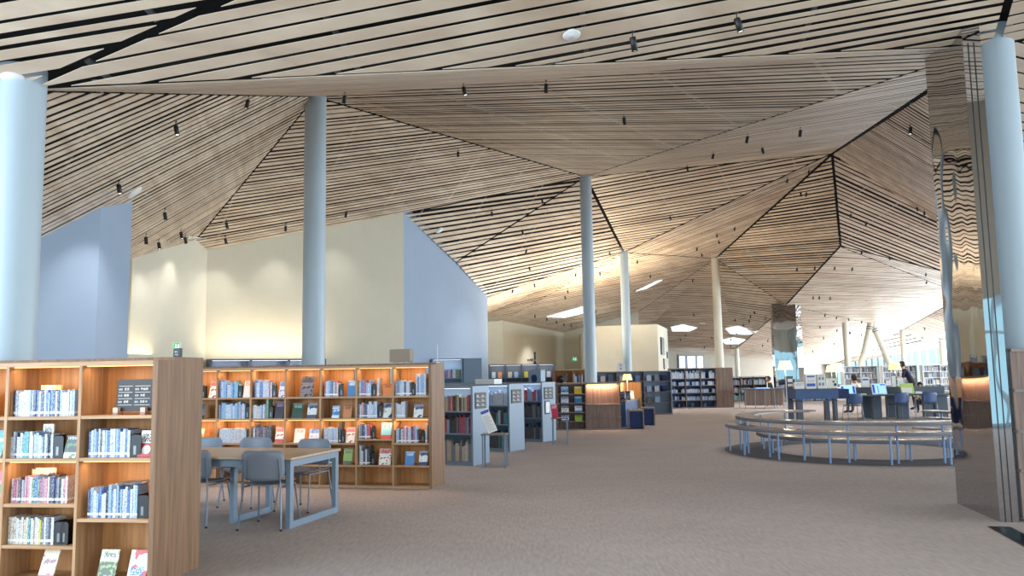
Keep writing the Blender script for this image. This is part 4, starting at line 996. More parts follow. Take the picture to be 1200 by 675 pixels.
# box stools
def stool(x, y, rz, lab):
    e = empty('box_stool', (x, y, 0), rz, lab, 'stool'); w, d, h = .42, .4, .5
    mb = MB(); mb.box(0, .035, 0, d, 0, h); mb.build('side_panel', 'walnuth', e)
    mb = MB(); mb.box(w-.035, w, 0, d, 0, h); mb.build('side_panel', 'walnuth', e)
    mb = MB(); mb.box(.035, w-.035, 0, d, h-.04, h); mb.build('seat', 'walnuth', e)
    mb = MB(); mb.rbox(.04, w-.04, .02, d-.02, .02, h-.045, '', .02); mb.build('padding', 'navy', e)
stool(3.03, 21.8, -.1, 'navy-blue box stool with wooden frame, nearer of two by the nook')
stool(3.56, 23.2, -.1, 'navy-blue box stool with wooden frame, farther of two by the nook')
# oak shelf behind the counter
rO, O4, _ = bookcase((2.55, 26.2), 0, 2, .62, .35, 1.62, [[.4, .8, 1.2]]*2, 'bookcase', 'oak bookcase behind the left end of the wooden counter', double=False, cap=False, top_open=0)
simple_rows(O4, 2, .62, (.06, .4, .8, 1.2), .06, 200, ['w e p', 'k d r', 'w s'], (.18, .28), .75)
# long blue wall shelf
rL, L4, _ = bookcase((5.62, 29.0), 0, 3, .96, .35, 1.53, [[.42, .80, 1.18]]*3, 'bookcase', 'long blue-backed bookcase behind the counter nook', mats=('bluegrey', 'walnuth', 'bluegrey'), double=False, cap=False, top_open=0)
for b_ in range(3):
    for j, z in enumerate((.42, .8, 1.18)):
        for q in range(3):
            if (b_ == 0 and q == 2): continue
            x_ = -.0175-(b_+1)*.96+.1+.28*q; DB[0].box(x_, x_+.17, .1, .118, z+.001, z+.2, 'sp_'+'k p w s e d b w2 n'.split()[(b_*2+j+q) % 9], L4)
for z, lb in ((1.18, 'upper shelf'), (.8, 'middle shelf')):
    mb = MB(); mb.lathe([(0, 0), (.1, 0), (.125, .2), (.115, .2), (.09, .02), (0, .02)], n=20); o = mb.build('basket', 'navy', loc=(5.62-.28, 29.14, z+.001)); tag(o, 'round dark blue basket on the %s of the long blue bookcase' % lb, 'basket')
# standing banner sign
sb = empty('banner_sign', (3.78, 28.6, 1.18), 0, 'upright white banner sign with blue characters above the blue bookcase', 'sign')
sb.location = (3.7, 29.1, 1.535)
mb = MB(); mb.box(0, .34, 0, .02, -.3, .16); 
mb = MB(); mb.box(0, .3, 0, .02, .0, .3); mb.box(.1, .2, -.02, .08, 0, .01); mb.build('panel', 'white', sb); mb = MB(); glyphs(mb, .09, .18, .08, 1, R_, -.003, -.001); glyphs(mb, .09, .06, .08, 1, R_, -.003, -.001); mb.build('lettering', 'bluepaper', sb)
# far bookcases
rF, F4, _ = bookcase((8.3, 33.4), 0, 3, .62, .4, 1.62, [[.32, .62, .92, 1.2]]*3, 'bookcase', 'tall grey-brown bookcase of magazines below the far windows', mats=('walnut', 'walnuth', 'deskblue'), double=False, cap=False, top_open=0)
simple_rows(F4, 3, .62, (.32, .62, .92), .05, 300, ['p w b w', 'w p p s', 'b w p w'], (.12, .17), .95)
simple_rows(F4, 3, .62, (1.2,), .05, 310, ['w w p w', 'w p w w'], (.18, .33), .95); simple_rows(F4, 3, .62, (.05,), .05, 320, ['n b d', 'k n'], (.1, .14), .6)
mb = MB(); mb.box(0, .66, 0, .05, 0, 1.62); mb.box(.62, .66, .05, .5, 0, 1.62); mb.box(0, .62, .05, .5, 1.58, 1.62); o = mb.build('end_screen', 'walnut', loc=(8.31, 33.36, 0)); tag(o, 'plain brown wooden screen at the right end of the far magazine bookcase', 'screen')
rG, G4, _ = bookcase((12.4, 40.0), 0, 3, .62, .4, 1.2, [[.42, .8]]*3, 'bookcase', 'low dark bookcase with lit top behind the brown screen', mats=('slate', 'walnuth', 'slate'), double=False, cap=False, top_open=0, led=(0,), led_m='led_white')
simple_rows(G4, 3, .62, (.05, .42, .8), .05, 340, MIX, (.18, .28), .95)
# white shelving by the window wall
for i, (X, Y_, nb) in enumerate(((16.9+1.4, 41, 2), (20.0, 40.4, 2), (21.7, 39.8, 2))):
    rr_, m4, _ = bookcase((X, Y_), .12, nb, .8, .5, 1.62, [[.36, .68, 1.0, 1.3]]*nb, 'bookcase', 'white bookcase full of books at the window wall, %s' % ['left one beside the seated reader', 'middle one behind the standing person', 'right one next to the mirrored pier'][i], mats=('white', 'white', 'white'), cap=False, top_open=0)
    simple_rows(m4, nb, .8, (.05, .36, .68, 1.0, 1.3), .03, 400+i*50, ['s w d e', 'd w s k', 'e s n w'], (.18, .25), .95, (.02, .05))
for i, (X, Y_, nb) in enumerate(((26.0, 38.5, 3),)):
    pass
# far partition with a small wooden table group
ft = empty('work_table', (9.05, 32.0, 0), 0, 'grey fabric-fronted work table with slim metal legs left of the desk lamps', 'table')
mb = MB(); mb.rbox(-.05, 1.6, -.05, .9, .74, .77, '', .02, 'z'); mb.build('table_top', 'slate', ft)
mb = MB(); mb.box(0, 1.5, .1, .14, .12, .74); mb.build('front_panel', 'walnut', ft)
for x in (0, .38, .76, 1.14, 1.5): 
    mb = MB(); mb.tube([(x, 0, 0), (x, 0, .74)], .014); mb.build('leg', 'tube', ft)
for x in (0, 1.5):
    mb = MB(); mb.tube([(x, .85, 0), (x, .85, .74)], .014); mb.build('leg', 'tube', ft)
mb = MB(); mb.rbox(0, .5, 0, .3, 0, .03, '', .01, 'z'); o = mb.build('light_box', 'screen', loc=(9.6, 32.2, .771)); tag(o, 'flat glowing tray on the far work table', 'tray')
DKS = {}
# ------------------------------------------------------------------ round benches
BC = (6.45, 15.1)
def ring(name, lab, r0, r1, z0, z1, rf, a0, a1, step, ph, cat):
    e = empty(name, (BC[0], BC[1], 0), 0, lab, cat); n = 96
    mb = MB(); vs = []; 
    for i in range(n+1):
        t = a0+(a1-a0)*i/n; c, s = math.cos(t), math.sin(t)
        vs += [(r0*c, r0*s, z0), (r1*c, r1*s, z0), (r1*c, r1*s, z1), (r0*c, r0*s, z1)]
    fs = [(4*i+a, 4*i+b, 4*i+4+b, 4*i+4+a) for i in range(n) for a, b in ((1, 0), (2, 1), (3, 2), (0, 3))]
    fs += [(0, 1, 2, 3), (4*n+3, 4*n+2, 4*n+1, 4*n)]
    mb.add(vs, fs); mb.build('seat_board', 'benchtop', e)
    mb = MB(); vs = []
    for i in range(n+1):
        t = a0+(a1-a0)*i/n; c, s = math.cos(t), math.sin(t)
        for rr, zz in ((r1-.03, z0-.03), (r1, z0-.03), (r1, z0-.001), (r1-.03, z0-.001)): vs.append((rr*c, rr*s, zz))
    mb.add(vs, fs); mb.build('rim', 'rim', e)
    t = ph
    ts = []
    while t > a0+.05: t -= step
    t += step
    while t < a1-.03: ts.append(t); t += step
    for t in ts:
        mb = MB(); mb.tube([(rf*math.cos(t), rf*math.sin(t), 0), (rf*math.cos(t), rf*math.sin(t), z0)], .017, n=12); mb.build('leg', 'benchleg', e)
        if r1-r0 > .3:
            rb = r0+.06; mb = MB(); mb.tube([(rb*math.cos(t), rb*math.sin(t), 0), (rb*math.cos(t), rb*math.sin(t), z0)], .014, n=8)
            if (r0 < 1.7): mb.build('leg', 'benchleg', e)
D = math.radians
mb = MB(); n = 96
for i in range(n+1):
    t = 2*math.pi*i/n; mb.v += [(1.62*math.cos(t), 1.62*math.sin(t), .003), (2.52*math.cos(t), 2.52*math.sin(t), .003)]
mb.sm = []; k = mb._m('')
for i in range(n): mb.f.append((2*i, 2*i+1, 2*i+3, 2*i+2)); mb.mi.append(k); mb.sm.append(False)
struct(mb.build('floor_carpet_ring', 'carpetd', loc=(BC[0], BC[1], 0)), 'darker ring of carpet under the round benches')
fr = D(270)
ring('curved_bench', 'outermost curved wooden bench ring on pale blue legs', 2.12, 2.5, .475, .505, 2.43, D(150), D(395), D(21), D(270-15), 'bench')
ring('curved_table', 'highest curved wooden ring of the round bench group, between outer and inner bench', 1.96, 2.3, .62, .65, 2.22, D(95), D(395), D(18.5), D(270-11.5), 'table')
ring('curved_bench', 'innermost and lowest curved wooden bench ring', 1.58, 1.93, .31, .34, 1.8, D(140), D(395), D(27), D(270-2), 'bench')

# ------------------------------------------------------------------ desks with screens, lamps, chairs
dk = empty('tabletop_cabinet', (7.93, 23.0, 0), 0, 'blue raised cabinet desk under the white notice boxes', 'desk')
def dp(nm, m, *bs):
    mb = MB()
    for b in bs: mb.box(*b)
    return mb.build(nm, m, dk)
dp('body', 'deskblue', (0, 1.2, 0, .9, .66, .93)); dp('desk_top', 'slate', (-.02, 1.24, -.02, .92, .93, .95)); dp('lower_shelf', 'slate', (0, 1.2, .05, .88, .6, .62))
for x in (.04, 1.08):
    dp('leg', 'slate', (x, x+.16 if x < .5 else x+.09, .05, .2, 0, .66)); dp('leg', 'slate', (x, x+.12, .7, .85, 0, .66))
dp('cubby', 'navy', (1.2, 1.5, .0, .5, .66, .93))
dd = empty('computer_desk', (9.6, 24.0, 0), -.03, 'long slate-blue computer desk with slab legs behind the round benches', 'desk')
mb = MB(); mb.rbox(0, 3.45, 0, 1.3, .68, .72, '', .015, 'z'); mb.build('desk_top', 'slate', dd)
for x, w in ((1.0, .26), (1.72, .32), (2.82, .36)):
    mb = MB(); mb.box(x, x+w, .25, .4, 0, .68); mb.build('leg', 'slate', dd); mb = MB(); mb.box(x, x+w, .95, 1.1, 0, .68); mb.build('leg', 'slate', dd)
mb = MB(); mb.box(.2, 3.3, .62, .65, .72, .93); mb.build('divider_screen', 'slate', dd)
chd = make_chair('slate', 'deskblue', 'tube')
GD = 'blue-grey chairs at the computer desk'
put_at(chd, 9.8, 23.75, -.05, 'blue-grey chair in front of the leftmost screen of the computer desk', GD)
put_at(copy_tree(chd), 11.18, 23.85, .05, 'blue-grey chair in front of the middle screen of the computer desk', GD)
put_at(copy_tree(chd), 12.02, 23.9, 0.1, 'blue-grey chair in front of the green-topped board on the computer desk', GD)
for m_ in (chd,): pass
def screen(px0, px1, py0, py1, d, lab, style):
    a = at(px0, py0, d); b = at(px1, py1, d); w = b[0]-a[0]; h = a[2]-b[2]; zb = .722
    e = empty('screen', (a[0], d, max(zb, b[2])), 0, lab, 'screen')
    T = Matrix.Rotation(-.25, 4, 'X')
    def q(nm, m, *bs):
        mb = MB()
        for bb in bs: mb.box(*bb)
        mb.v = [tuple(T @ Vector(v)) for v in mb.v]; return mb.build(nm, m, e)
    q('bezel', 'white' if style != 'g' else 'greenpaper', (0, w, 0, .025, 0, h))
    if style == 's':
        q('display', 'screen', (.025, w-.025, -.003, 0, .03, h-.025)); q('window_panel', 'screenblue', (.03, w*.22, -.005, -.003, .05, h-.05), (w*.8, w-.03, -.005, -.003, .05, h-.05))
    elif style == 'b':
        q('display', 'screen', (.02, w-.02, -.003, 0, .03, h-.02)); q('window_panel', 'screenblue', (.025, w*.2, -.005, -.003, .04, h-.04), (w*.4, w*.44, -.005, -.003, .05, h*.8), (w*.6, w*.95, -.005, -.003, h*.82, h-.03))
    else: q('paper_sheet', 'paper', (.02, w-.06, -.003, 0, .03, h*.6))
    mb = MB(); mb.box(w*.3, w*.7, .0, .14, -.0, .012); mb.build('stand', 'slate', e)
screen(985, 1004, 452, 464, 24.15, 'white-framed screen with blue side panels, left of three on the desk', 's')
screen(1022, 1040, 451, 464, 24.2, 'white-framed screen with blue windows, middle of three on the desk', 'b')
screen(1056, 1072, 449.5, 462, 24.2, 'yellow-green board with a white sheet, right of the two screens', 'g')
def box_item(px0, px1, py0, py1, d, zb, dep, nm, m, lab, cat, deco=None):
    a = at(px0, py0, d); b = at(px1, py1, d); w = b[0]-a[0]; h = a[2]-zb
    e = empty(nm, (a[0], d, zb), 0, lab, cat); mb = MB(); mb.rbox(0, w, 0, dep, 0, h, '', min(w, h)*.06); mb.build('body', m, e)
    if deco:
        for mm, bs in deco:
            mb = MB()
            for (x0, x1, z0, z1) in bs: mb.box(w*x0, w*x1, -.004, -.001, h*z0, h*z1)
            mb.build('print', mm, e)
    return e
ZB = .951
box_item(931, 943, 448, 456, 23.05, ZB, .2, 'notice_box', 'white', 'low white notice box with a blue line, left of the taller ones', 'box', [('bluepaper', [(.1, .9, .7, .78), (.1, .7, .5, .55)])])
box_item(943.5, 957, 438.5, 456, 23.05, ZB, .25, 'notice_box', 'white', 'tall white notice box with two blue bands on the blue desk', 'box', [('bluepaper', [(.15, .85, .78, .88), (.1, .9, .16, .36)]), ('frame', [(.15, .85, .55, .57), (.2, .8, .48, .5)])])
box_item(957.5, 968, 438.5, 456, 23.06, ZB, .25, 'notice_box', 'white', 'tall white notice box with pale blue figures, right of the blue-banded one', 'box', [('frame', [(.15, .4, .6, .8), (.55, .8, .6, .8), (.15, .4, .2, .4), (.55, .8, .2, .4), (.1, .9, .88, .9)])])
box_item(969.5, 982, 443.5, 457, 23.1, ZB, .1, 'picture_card', 'paper', 'white card with two dark spots at the right end of the blue desk', 'card', [('black', [(.5, .7, .6, .75), (.62, .88, .25, .5)])])
box_item(922, 930, 441, 457, 23.2, ZB, .2, 'card_rack', 'slate', 'small dark rack of cards behind the standing lamp', 'rack', [('white', [(.1, .9, .55, .8), (.1, .9, .2, .4)])])
box_item(1009.5, 1019, 442, 455, 24.75, .721, .05, 'notice_card', 'white', 'white notice card with blue bands between the two screens', 'card', [('bluepaper', [(.1, .9, .8, .9), (.1, .9, .1, .2)])])
box_item(1044, 1051, 439, 454, 24.75, .721, .03, 'notice_card', 'white', 'upright notice card in a dark frame, left of the pair by the green board', 'card', [('slate', [(0, .08, 0, 1), (.92, 1, 0, 1), (0, 1, .94, 1)])])
box_item(1052, 1059, 442.5, 455, 24.75, .721, .03, 'notice_card', 'white', 'plain upright white notice card beside the dark-framed one', 'card', [('frame', [(.2, .8, .7, .72), (.2, .8, .5, .52)])])
box_item(1007, 1016, 461.5, 467, 24.1, .721, .2, 'tissue_box', 'white', 'small pale box on the desk right of the left screen', 'box', [('frame', [(.1, .9, .4, .5)])])
box_item(1073, 1081, 459, 465, 24.3, .721, .2, 'paper_stack', 'paper', 'pile of white paper at the right end of the computer desk', 'paper')
for i, (x, k, w) in enumerate(((933, 2, .16), (941, 10, .14), (948, 3, .16), (958, 2, .16), (965, 11, .12), (972, 0, .12))):
    a = at(x, 471, 23.12); mb = MB(); mb.box(0, w, 0, .14, 0, .03); mb.box(0.002, w-.002, .002, .138, .03, .036, 'paper'); o = mb.build('booklet', cov(k), loc=(a[0]-.05, 23.12, .622)); tag(o, 'booklet under the blue desk, %s from left' % ORD[i], 'booklet', 'booklets on the shelf under the blue desk')
# lamps
a = at(920.5, 437, 21.6); lamp(a[0], 21.6, 0, 1.73, .2, 'tall white standing lamp at the left end of the blue desk', 'shade', 10, 'floor_lamp')
for (x, y, d, lab, r, m) in ((967, 426, 24.4, 'cream lamp left of the overlapping pair on the desks', .21, 'shade'), (974, 428, 26.5, 'smaller cream lamp right and behind of the overlapping pair', .19, 'shade'), (1049, 425, 25.0, 'yellow-cream lamp on the computer desk left of the standing person', .19, 'shadey')):
    a = at(x, y, d); z0 = .951 if (x < 970) else .722
    if x == 967: lamp(a[0], 23.6, .951, a[2]-.951, r, lab, m, 6)
    elif x == 974:
        lamp(a[0], 26.5, 0, a[2], r, lab, m, 6, 'floor_lamp')
    else: lamp(a[0], 25.05, .722, a[2]-.722, r, lab, m, 6)
# ------------------------------------------------------------------ people
def person(loc, rz, lab, shirt, trousers, sitting=False, lean=.25, head_turn=0., apron=False, armpose='desk', scale=1.0):
    hip = .47 if sitting else .93
    sp = lambda y, z: (0, y, z)
    L_ = lean
    ch_ = (0, L_*.55, hip+.38*math.cos(L_)); nk_ = (0, ch_[1]+.13*math.sin(L_), ch_[2]+.13*math.cos(L_)); hd = (0, nk_[1]+.035, nk_[2]+.07); ht = (0, hd[1]+.015, hd[2]+.11)
    V = [((0, 0, hip), (.15, .11), 't'), (tuple(np.array((0, 0, hip))*.5+np.array(ch_)*.5), (.135, .1), 's'), (ch_, (.16, .105), 's'), (nk_, (.058, .055), 'k'), (hd, (.072, .085), 'k'), (ht, (.075, .085), 'k')]
    Ed = [(0, 1), (1, 2), (2, 3), (3, 4), (4, 5)]
    for s in (-1, 1):
        b = len(V); sh = (s*.19, ch_[1], ch_[2]+.09)
        if armpose == 'desk': el = (s*.24, ch_[1]+.06, ch_[2]-.18); wr = (s*.15, ch_[1]+.3, ch_[2]-.16)
        else: el = (s*.25, ch_[1]-.02, ch_[2]-.2); wr = (s*.2, ch_[1]+.16, ch_[2]-.36)
        dr = (np.array(wr)-np.array(el)); dr /= np.linalg.norm(dr); pm = tuple(np.array(wr)+dr*.06)
        V += [(sh, (.06, .06), 's'), (el, (.042, .042), 's'), (wr, (.028, .028), 'k'), (pm, (.036, .018), 'k')]
        Ed += [(2, b), (b, b+1), (b+1, b+2), (b+2, b+3)]
        sd_ = np.cross(dr, (0, 0, 1)); sd_ /= max(1e-6, np.linalg.norm(sd_))
        for f, (o_, l_) in enumerate(((-.03, .065), (-.01, .08), (.01, .075), (.03, .058))):
            c = len(V); V += [(tuple(np.array(pm)+sd_*o_+dr*.03), (.009, .009), 'k'), (tuple(np.array(pm)+sd_*o_+dr*(.03+l_*.6)+A_((0, 0, -.008))), (.008, .008), 'k'), (tuple(np.array(pm)+sd_*o_+dr*(.03+l_)+A_((0, 0, -.03))), (.007, .007), 'k')]
            Ed += [(b+3, c), (c, c+1), (c+1, c+2)]
        c = len(V); V += [(tuple(np.array(wr)-sd_*s*.045+dr*.03), (.011, .011), 'k'), (tuple(np.array(wr)-sd_*s*.06+dr*.07), (.009, .009), 'k')]; Ed += [(b+2, c), (c, c+1)]
        b = len(V); hj = (s*.09, 0, hip-.03)
        if sitting: kn = (s*.11, .42, hip+.02); an = (s*.11, .44, .09); to = (s*.12, .6, .04)
        else: kn = (s*.1, .02, .5); an = (s*.1, -.02, .09); to = (s*.12, .14, .035)
        V += [(hj, (.09, .09), 't'), (kn, (.06, .06), 't'), (an, (.042, .042), 't'), (to, (.04, .03), 'f')]; Ed += [(0, b), (b, b+1), (b+1, b+2), (b+2, b+3)]
    me = bpy.data.meshes.new('person'); me.from_pydata([v[0] for v in V], Ed, []); o = bpy.data.objects.new('person', me); COL.objects.link(o)
    sk = o.modifiers.new('skin', 'SKIN'); 
    if not me.skin_vertices:
        bpy.context.view_layer.objects.active = o; bpy.ops.mesh.customdata_skin_add()
    for i, v in enumerate(V): me.skin_vertices[0].data[i].radius = v[1]; me.skin_vertices[0].data[i].use_root = (i == 0)
    ss = o.modifiers.new('sub', 'SUBSURF'); ss.levels = 2; ss.render_levels = 2
    dg = bpy.context.evaluated_depsgraph_get(); me2 = bpy.data.meshes.new_from_object(o.evaluated_get(dg)); o.modifiers.clear(); o.data = me2
    me2.materials.clear(); mats = {'s': 0, 'k': 1, 't': 2, 'f': 3}
    for k in (shirt, 'skin', trousers, 'black'): me2.materials.append(M[k])
    segs = [(np.array(V[a][0]), np.array(V[b_][0]), V[b_][2] if V[a][2] != 't' or V[b_][2] != 's' else 's') for a, b_ in Ed]
    for p in me2.polygons:
        c = np.array(p.center); best = (9, 's')
        for a, b_, k in segs:
            ab = b_-a; t = max(0, min(1, (c-a)@ab/(ab@ab))); dd2 = np.linalg.norm(c-a-ab*t)
            if dd2 < best[0]: best = (dd2, k)
        p.material_index = mats[best[1]]; p.use_smooth = True
    o.location = loc; o.rotation_euler = (0, 0, rz); o.scale = (scale,)*3; tag(o, lab, 'person')
    hc = np.array(hd)*.35+np.array(ht)*.65
    mb = MB(); mb.ball((0, -.012, .02), .112, '', 20, (.86, 1.0, 1.0)); mb.v = [v if not (v[1] > .03 and v[2] < .06) else (v[0], .03, v[2]) for v in mb.v]; h = mb.build('hair', 'hair', o); h.location = tuple(hc); h.rotation_euler = (0, 0, head_turn)
    mb = MB(); mb.ball((0, .1, -.01), .018, '', 10, (.7, 1.1, 1.3)); mb.build('nose', 'skin', o).location = tuple(hc)
    for s in (-1, 1):
        mb = MB(); mb.ball((s*.032, .088, .02), .011, '', 8); mb.build('eye', 'hair', o).location = tuple(hc)
        mb = MB(); mb.ball((s*.088, .0, 0), .024, '', 10, (.4, .8, 1.2)); mb.build('ear', 'skin', o).location = tuple(hc)
    mb = MB(); mb.ball((0, .092, -.045), .02, '', 8, (1.2, .4, .3)); mb.build('mouth', 'redprint', o).location = tuple(hc)
    if apron:
        for s in (-1, 1):
            mb = MB(); mb.tube([(s*.03, ch_[1]-.13, hip+.15), (s*.09, ch_[1]-.125, hip+.4), (s*.1, ch_[1]-.02, hip+.51), (s*.09, ch_[1]+.11, hip+.4)], .012); mb.build('strap', 'boxbrown', o)
    return o
def seat_for(x, y, rz, lab): 
    c = copy_tree(chd); put_at(c, x, y, rz, lab, GD); return c
p = at(1008, 440, 27.0)[0]; person((p, 27.0, 0), .5, 'dark-haired person in a cream top with straps sitting behind the screens', 'cream', 'dark', True, .3, apron=True, scale=1.06); seat_for(p, 27.0, .5, 'blue-grey chair under the person in the cream top')
p = at(1069, 430, 29.0)[0]; person((p, 29.0, 0), 1.0, 'person in a navy shirt standing and bending forward near the window bookcases', 'navycloth', 'dark', False, .42, scale=1.04)
p = at(906, 443, 34.0)[0]; person((p, 34.2, 0), 1.3, 'dark-clothed person sitting beyond the far work table', 'dark', 'dark', True, .15); seat_for(p, 34.2, 1.3, 'chair under the dark-clothed person beyond the far work table')
p = at(1075.5, 452, 27.5)[0]; person((p, 27.3, 0), 2.6, 'small dark-haired person sitting low behind the green board', 'cream', 'dark', True, .35, scale=.84); seat_for(p, 27.3, 2.6, 'chair under the small person behind the green board')

# ------------------------------------------------------------------ right-hand bookcase seen from behind
rb = empty('bookcase', (4.9, 8.0, 0), 0, 'grey-brown bookcase back beside the mirrored pier, under the near right column', 'bookcase')
def rp(nm, m, *bs):
    mb = MB()
    for b in bs: mb.box(*b)
    return mb.build(nm, m, rb)
rp('back_panel', 'walnut', (0, 2.2, .03, .05, 0, 1.66)); rp('side_panel', 'walnut', (2.17, 2.2, 0, .2, 0, 1.66)); rp('top_board', 'walnuth', (0, 2.2, 0, .22, 1.64, 1.67))
for z in (.02, .49, .866, 1.26): rp('rail_board', 'walnuth', (0, 2.17, .0, .03, z-.015, z+.012)); rp('shelf', 'walnuth', (0, 2.17, .05, .2, z-.015, z+.012))
for x in (.72, 1.44): rp('divider', 'walnuth', (x, x+.025, .01, .2, 0, 1.64))
# floor grille
gl = empty('floor_grille', (0, 0, 0), 0, 'dark metal floor grille set in the carpet in front of the mirrored pier', 'grille')
ga, gb = on_floor(1157, 617), on_floor(1200, 641); gc = on_floor(1169, 616); dv = gb-ga; gl.location = tuple(ga)
L_ = np.linalg.norm(dv)*2.2; gl.rotation_euler = (0, 0, math.atan2(dv[1], dv[0])); 
mb = MB(); mb.box(0, L_, 0, .2, .001, .004); mb.build('frame', 'black', gl)
mb = MB(); k = .02
while k < L_-.02: mb.box(k, k+.008, .015, .185, .004, .008); k += .03
mb.build('bars', 'grille', gl)

# ------------------------------------------------------------------ signs
def exit_sign(px0, px1, py0, py1, d, rz, lab):
    a = at(px0, py0, d); b = at(px1, py1, d); w = b[0]-a[0]; h = a[2]-b[2]
    e = empty('exit_sign', (a[0], a[1]-.05, b[2]), rz, lab, 'sign'); mb = MB(); mb.rbox(-.01, w+.01, 0, .05, -.01, h+.01, '', .008); mb.build('casing', 'white', e)
    mb = MB(); mb.box(0, w, -.003, 0, 0, h); mb.build('face', 'green', e)
    mb = MB(); mb.ball((w*.42, -.005, h*.78), h*.08, '', 8, (1, .3, 1)); mb.tube([(w*.42, -.006, h*.68), (w*.36, -.006, h*.4)], h*.06); mb.tube([(w*.36, -.006, h*.42), (w*.5, -.006, h*.28), (w*.46, -.006, h*.1)], h*.04); mb.tube([(w*.36, -.006, h*.42), (w*.22, -.006, h*.3), (w*.12, -.006, h*.32)], h*.04); mb.tube([(w*.4, -.006, h*.62), (w*.58, -.006, h*.5)], h*.035); mb.tube([(w*.4, -.006, h*.62), (w*.24, -.006, h*.5)], h*.035)
    mb.box(w*.72, w*.92, -.005, -.003, h*.1, h*.85); mb.build('running_figure', 'exitwhite', e)
exit_sign(204.5, 211.5, 402, 414, 16.3, 0, 'green exit sign above the near oak bookcase, on the cream wall')
exit_sign(670.5, 675.5, 418.5, 423, 45.0, 0, 'green exit sign low on the far wall left of the counter column')
# small dark letters on the far white wall
e = empty('wall_lettering', (0, 0, 0), 0, 'row of small dark letters on the far white wall above the dark bookcase', 'lettering')
tw = (F661-F590)[:2]; tw /= np.linalg.norm(tw); wa = math.atan2(tw[1], tw[0])
pz = None
nrm_ = np.array((-tw[1], tw[0])); d_ = ray(618, 423); k_ = (nrm_@F590[:2])/(nrm_@d_[:2]); pz = CO+d_*k_
e.location = (pz[0], pz[1]-.03, pz[2]); e.rotation_euler = (0, 0, wa)
for i in range(6): mb = MB(); glyphs(mb, i*.17, 0, .12 if i > 1 else .09, 1, R_, -.02, 0); mb.build('letter', 'black', e)
mb = MB(); mb.lathe([(0, 0), (.06, 0), (.05, .05), (.02, .12), (.04, .2), (.03, .32), (.05, .36), (.02, .42), (0, .43)], n=12); a = at(627, 426, 28.2); o = mb.build('figurine', 'black', loc=(a[0], 28.2, 1.841)); tag(o, 'small black figurine on top of the dark far bookcase', 'figurine')
# wall panel on the end of the white block
t_ = (b2-b1)[:2]; aw = math.atan2(t_[1], t_[0]); nn_ = np.array((-t_[1], t_[0])); nn_ /= np.linalg.norm(nn_)
def on_block(x, y): d = ray(x, y); k = (nn_@b1[:2])/(nn_@d[:2]); return CO+d*k
for (x0, x1, y0, y1, lab, m_, nm, ct_) in ((773.5, 777.5, 395, 416, 'tall black wall display on the end of the white block room', 'black', 'wall_display', 'display'), (781, 782, 412, 420, 'small dark notice board beside the tall wall display', 'slate', 'notice_board', 'notice'), (777, 779.5, 420, 433, 'small orange poster below the tall wall display', 'oak', 'poster', 'poster')):
    a, b = on_block(x0, y0), on_block(x1, y1); L_ = np.linalg.norm((b-a)[:2]); e = empty(nm, (a[0]-nn_[0]*0, a[1], b[2]), aw, lab, ct_)
    mb = MB(); mb.rbox(0, L_, -.06, -.002, 0, a[2]-b[2], '', .02); mb.build('casing', m_, e); mb = MB(); mb.box(L_*.1, L_*.9, -.064, -.06, .1*(a[2]-b[2]), .9*(a[2]-b[2])); mb.build('face', 'deskblue' if m_ != 'black' else 'blacksign', e)
# tall pot-like box on the blue-grey case and tray
e = empty('display_box', (0, 0, 0), 0, 'pale blue arched display box on the farthest blue-grey bookcase', 'box'); e.matrix_world = C4 @ Matrix.Translation((-.42, .12, 1.311)); mb = MB(); mb.rbox(0, .32, 0, .2, 0, .28, '', .02); mb.build('shell', 'bluegrey', e); mb = MB(); mb.rbox(.07, .22, -.004, 0, .0, .17, '', .06); mb.build('arch', 'navy', e)
e = empty('acrylic_tray', (0, 0, 0), 0, 'clear pale tray on the middle blue-grey bookcase', 'tray'); e.matrix_world = B4 @ Matrix.Translation((-.85, .1, 1.311)); mb = MB(); mb.rbox(0, .45, 0, .3, 0, .02, '', .01, 'z'); mb.rbox(0, .45, 0, .01, .02, .1, '', .004); mb.box(0, .01, .01, .3, .02, .1); mb.box(.44, .45, .01, .3, .02, .1); mb.build('shell', 'white', e)

db = tag(DB[0].build('distant_books', 'paper'), 'rows of many small books on the farther bookcases', 'books', None, 'stuff'); print('distant books', DB[1])

# ------------------------------------------------------------------ light
w = bpy.data.worlds.new('sky'); SC.world = w; w.use_nodes = True
bg = w.node_tree.nodes['Background']; bg.inputs[0].default_value = (.5, .84, 1.0, 1); bg.inputs[1].default_value = 1.15
def sky_fill_lamp(nm, loc, rot, sx, sy, p, c): return area(nm, loc, rot, sx, sy, p, c)
WARM = (1, .82, .58); DAY = (.84, .92, 1)
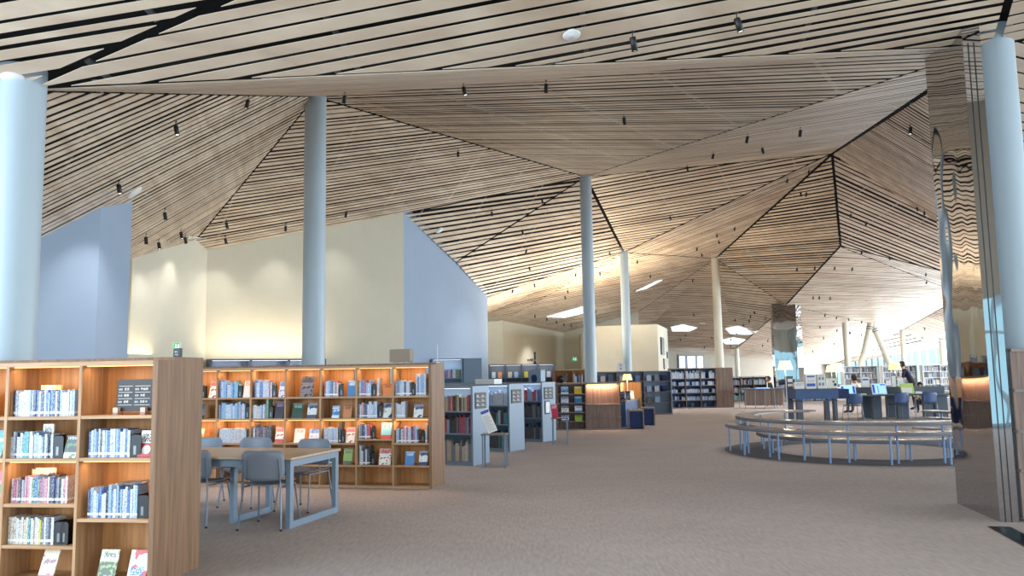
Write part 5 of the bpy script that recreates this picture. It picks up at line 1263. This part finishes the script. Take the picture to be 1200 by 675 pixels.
# area lamps added inside the glazing to stand in for the sky
sky_fill_lamp('daylight_fill', (-9.3, .5, 2.3), (0, math.radians(-90), 0), 4, 10, 950, (.70, .84, 1))
sky_fill_lamp('daylight_fill', (0, BK+.2, 2.6), (math.radians(90), 0, 0), 14, 3.0, 320, DAY)
sky_fill_lamp('daylight_fill', (12.8, 1, 2.2), (0, math.radians(90), 0), 3.6, 11, 500, DAY)
sky_fill_lamp('daylight_fill', (26.5, 56, 1.6), (0, math.radians(90), 0), 2.6, 24, 3200, DAY)
sky_fill_lamp('daylight_fill', (27.6, 22, 2.4), (0, math.radians(90), 0), 4, 36, 4200, DAY)
# spotlights really burning: one lamp in a share of the fittings
k = 0
for i, (x, y, p) in enumerate(SPOT_POS):
    near = p.y < 26
    if not (near or i % 3 == 0): continue
    l = bpy.data.lights.new('spot_beam', 'SPOT'); l.energy = (26 if (p.x < -3 and p.y > 12) else 60) if near else 260; l.color = (1, .97, .94); l.spot_size = math.radians(95); l.spot_blend = .8; l.shadow_soft_size = .06
    o = bpy.data.objects.new('spot_beam', l); COL.objects.link(o); o.location = (p.x, p.y, p.z-.26); k += 1
print('spots', k)
# uplight over the wall bookcase, then unseen ones added to fill the ceiling
area('uplight', (-5.6, 18.95, 2.05), (math.radians(180-20), 0, math.atan2(W1[1]-W243[1], W1[0]-W243[0])), 2.6, .3, 20, WARM)
area('uplight', (-7.0, 14.5, 2.0), (math.radians(180), 0, 0), .4, 3.0, 12, WARM)
area('uplight', (1.2, 31.5, 2.0), (math.radians(180), 0, 0), 3.0, 1.0, 300, (1, .88, .68))
area('uplight', (4.0, 34.5, 3.9), (math.radians(180), 0, 0), 2.4, .4, 200, WARM)

SC.view_settings.view_transform = 'Standard'; SC.view_settings.look = 'None'; SC.view_settings.exposure = 0.62; SC.view_settings.gamma = 1; SC.view_settings.use_curve_mapping = False
SC.cycles.use_denoising = True; SC.cycles.max_bounces = 8; SC.cycles.diffuse_bounces = 5; SC.cycles.glossy_bounces = 4; SC.cycles.transparent_max_bounces = 8; SC.cycles.sample_clamp_indirect = 6; SC.cycles.use_light_tree = True
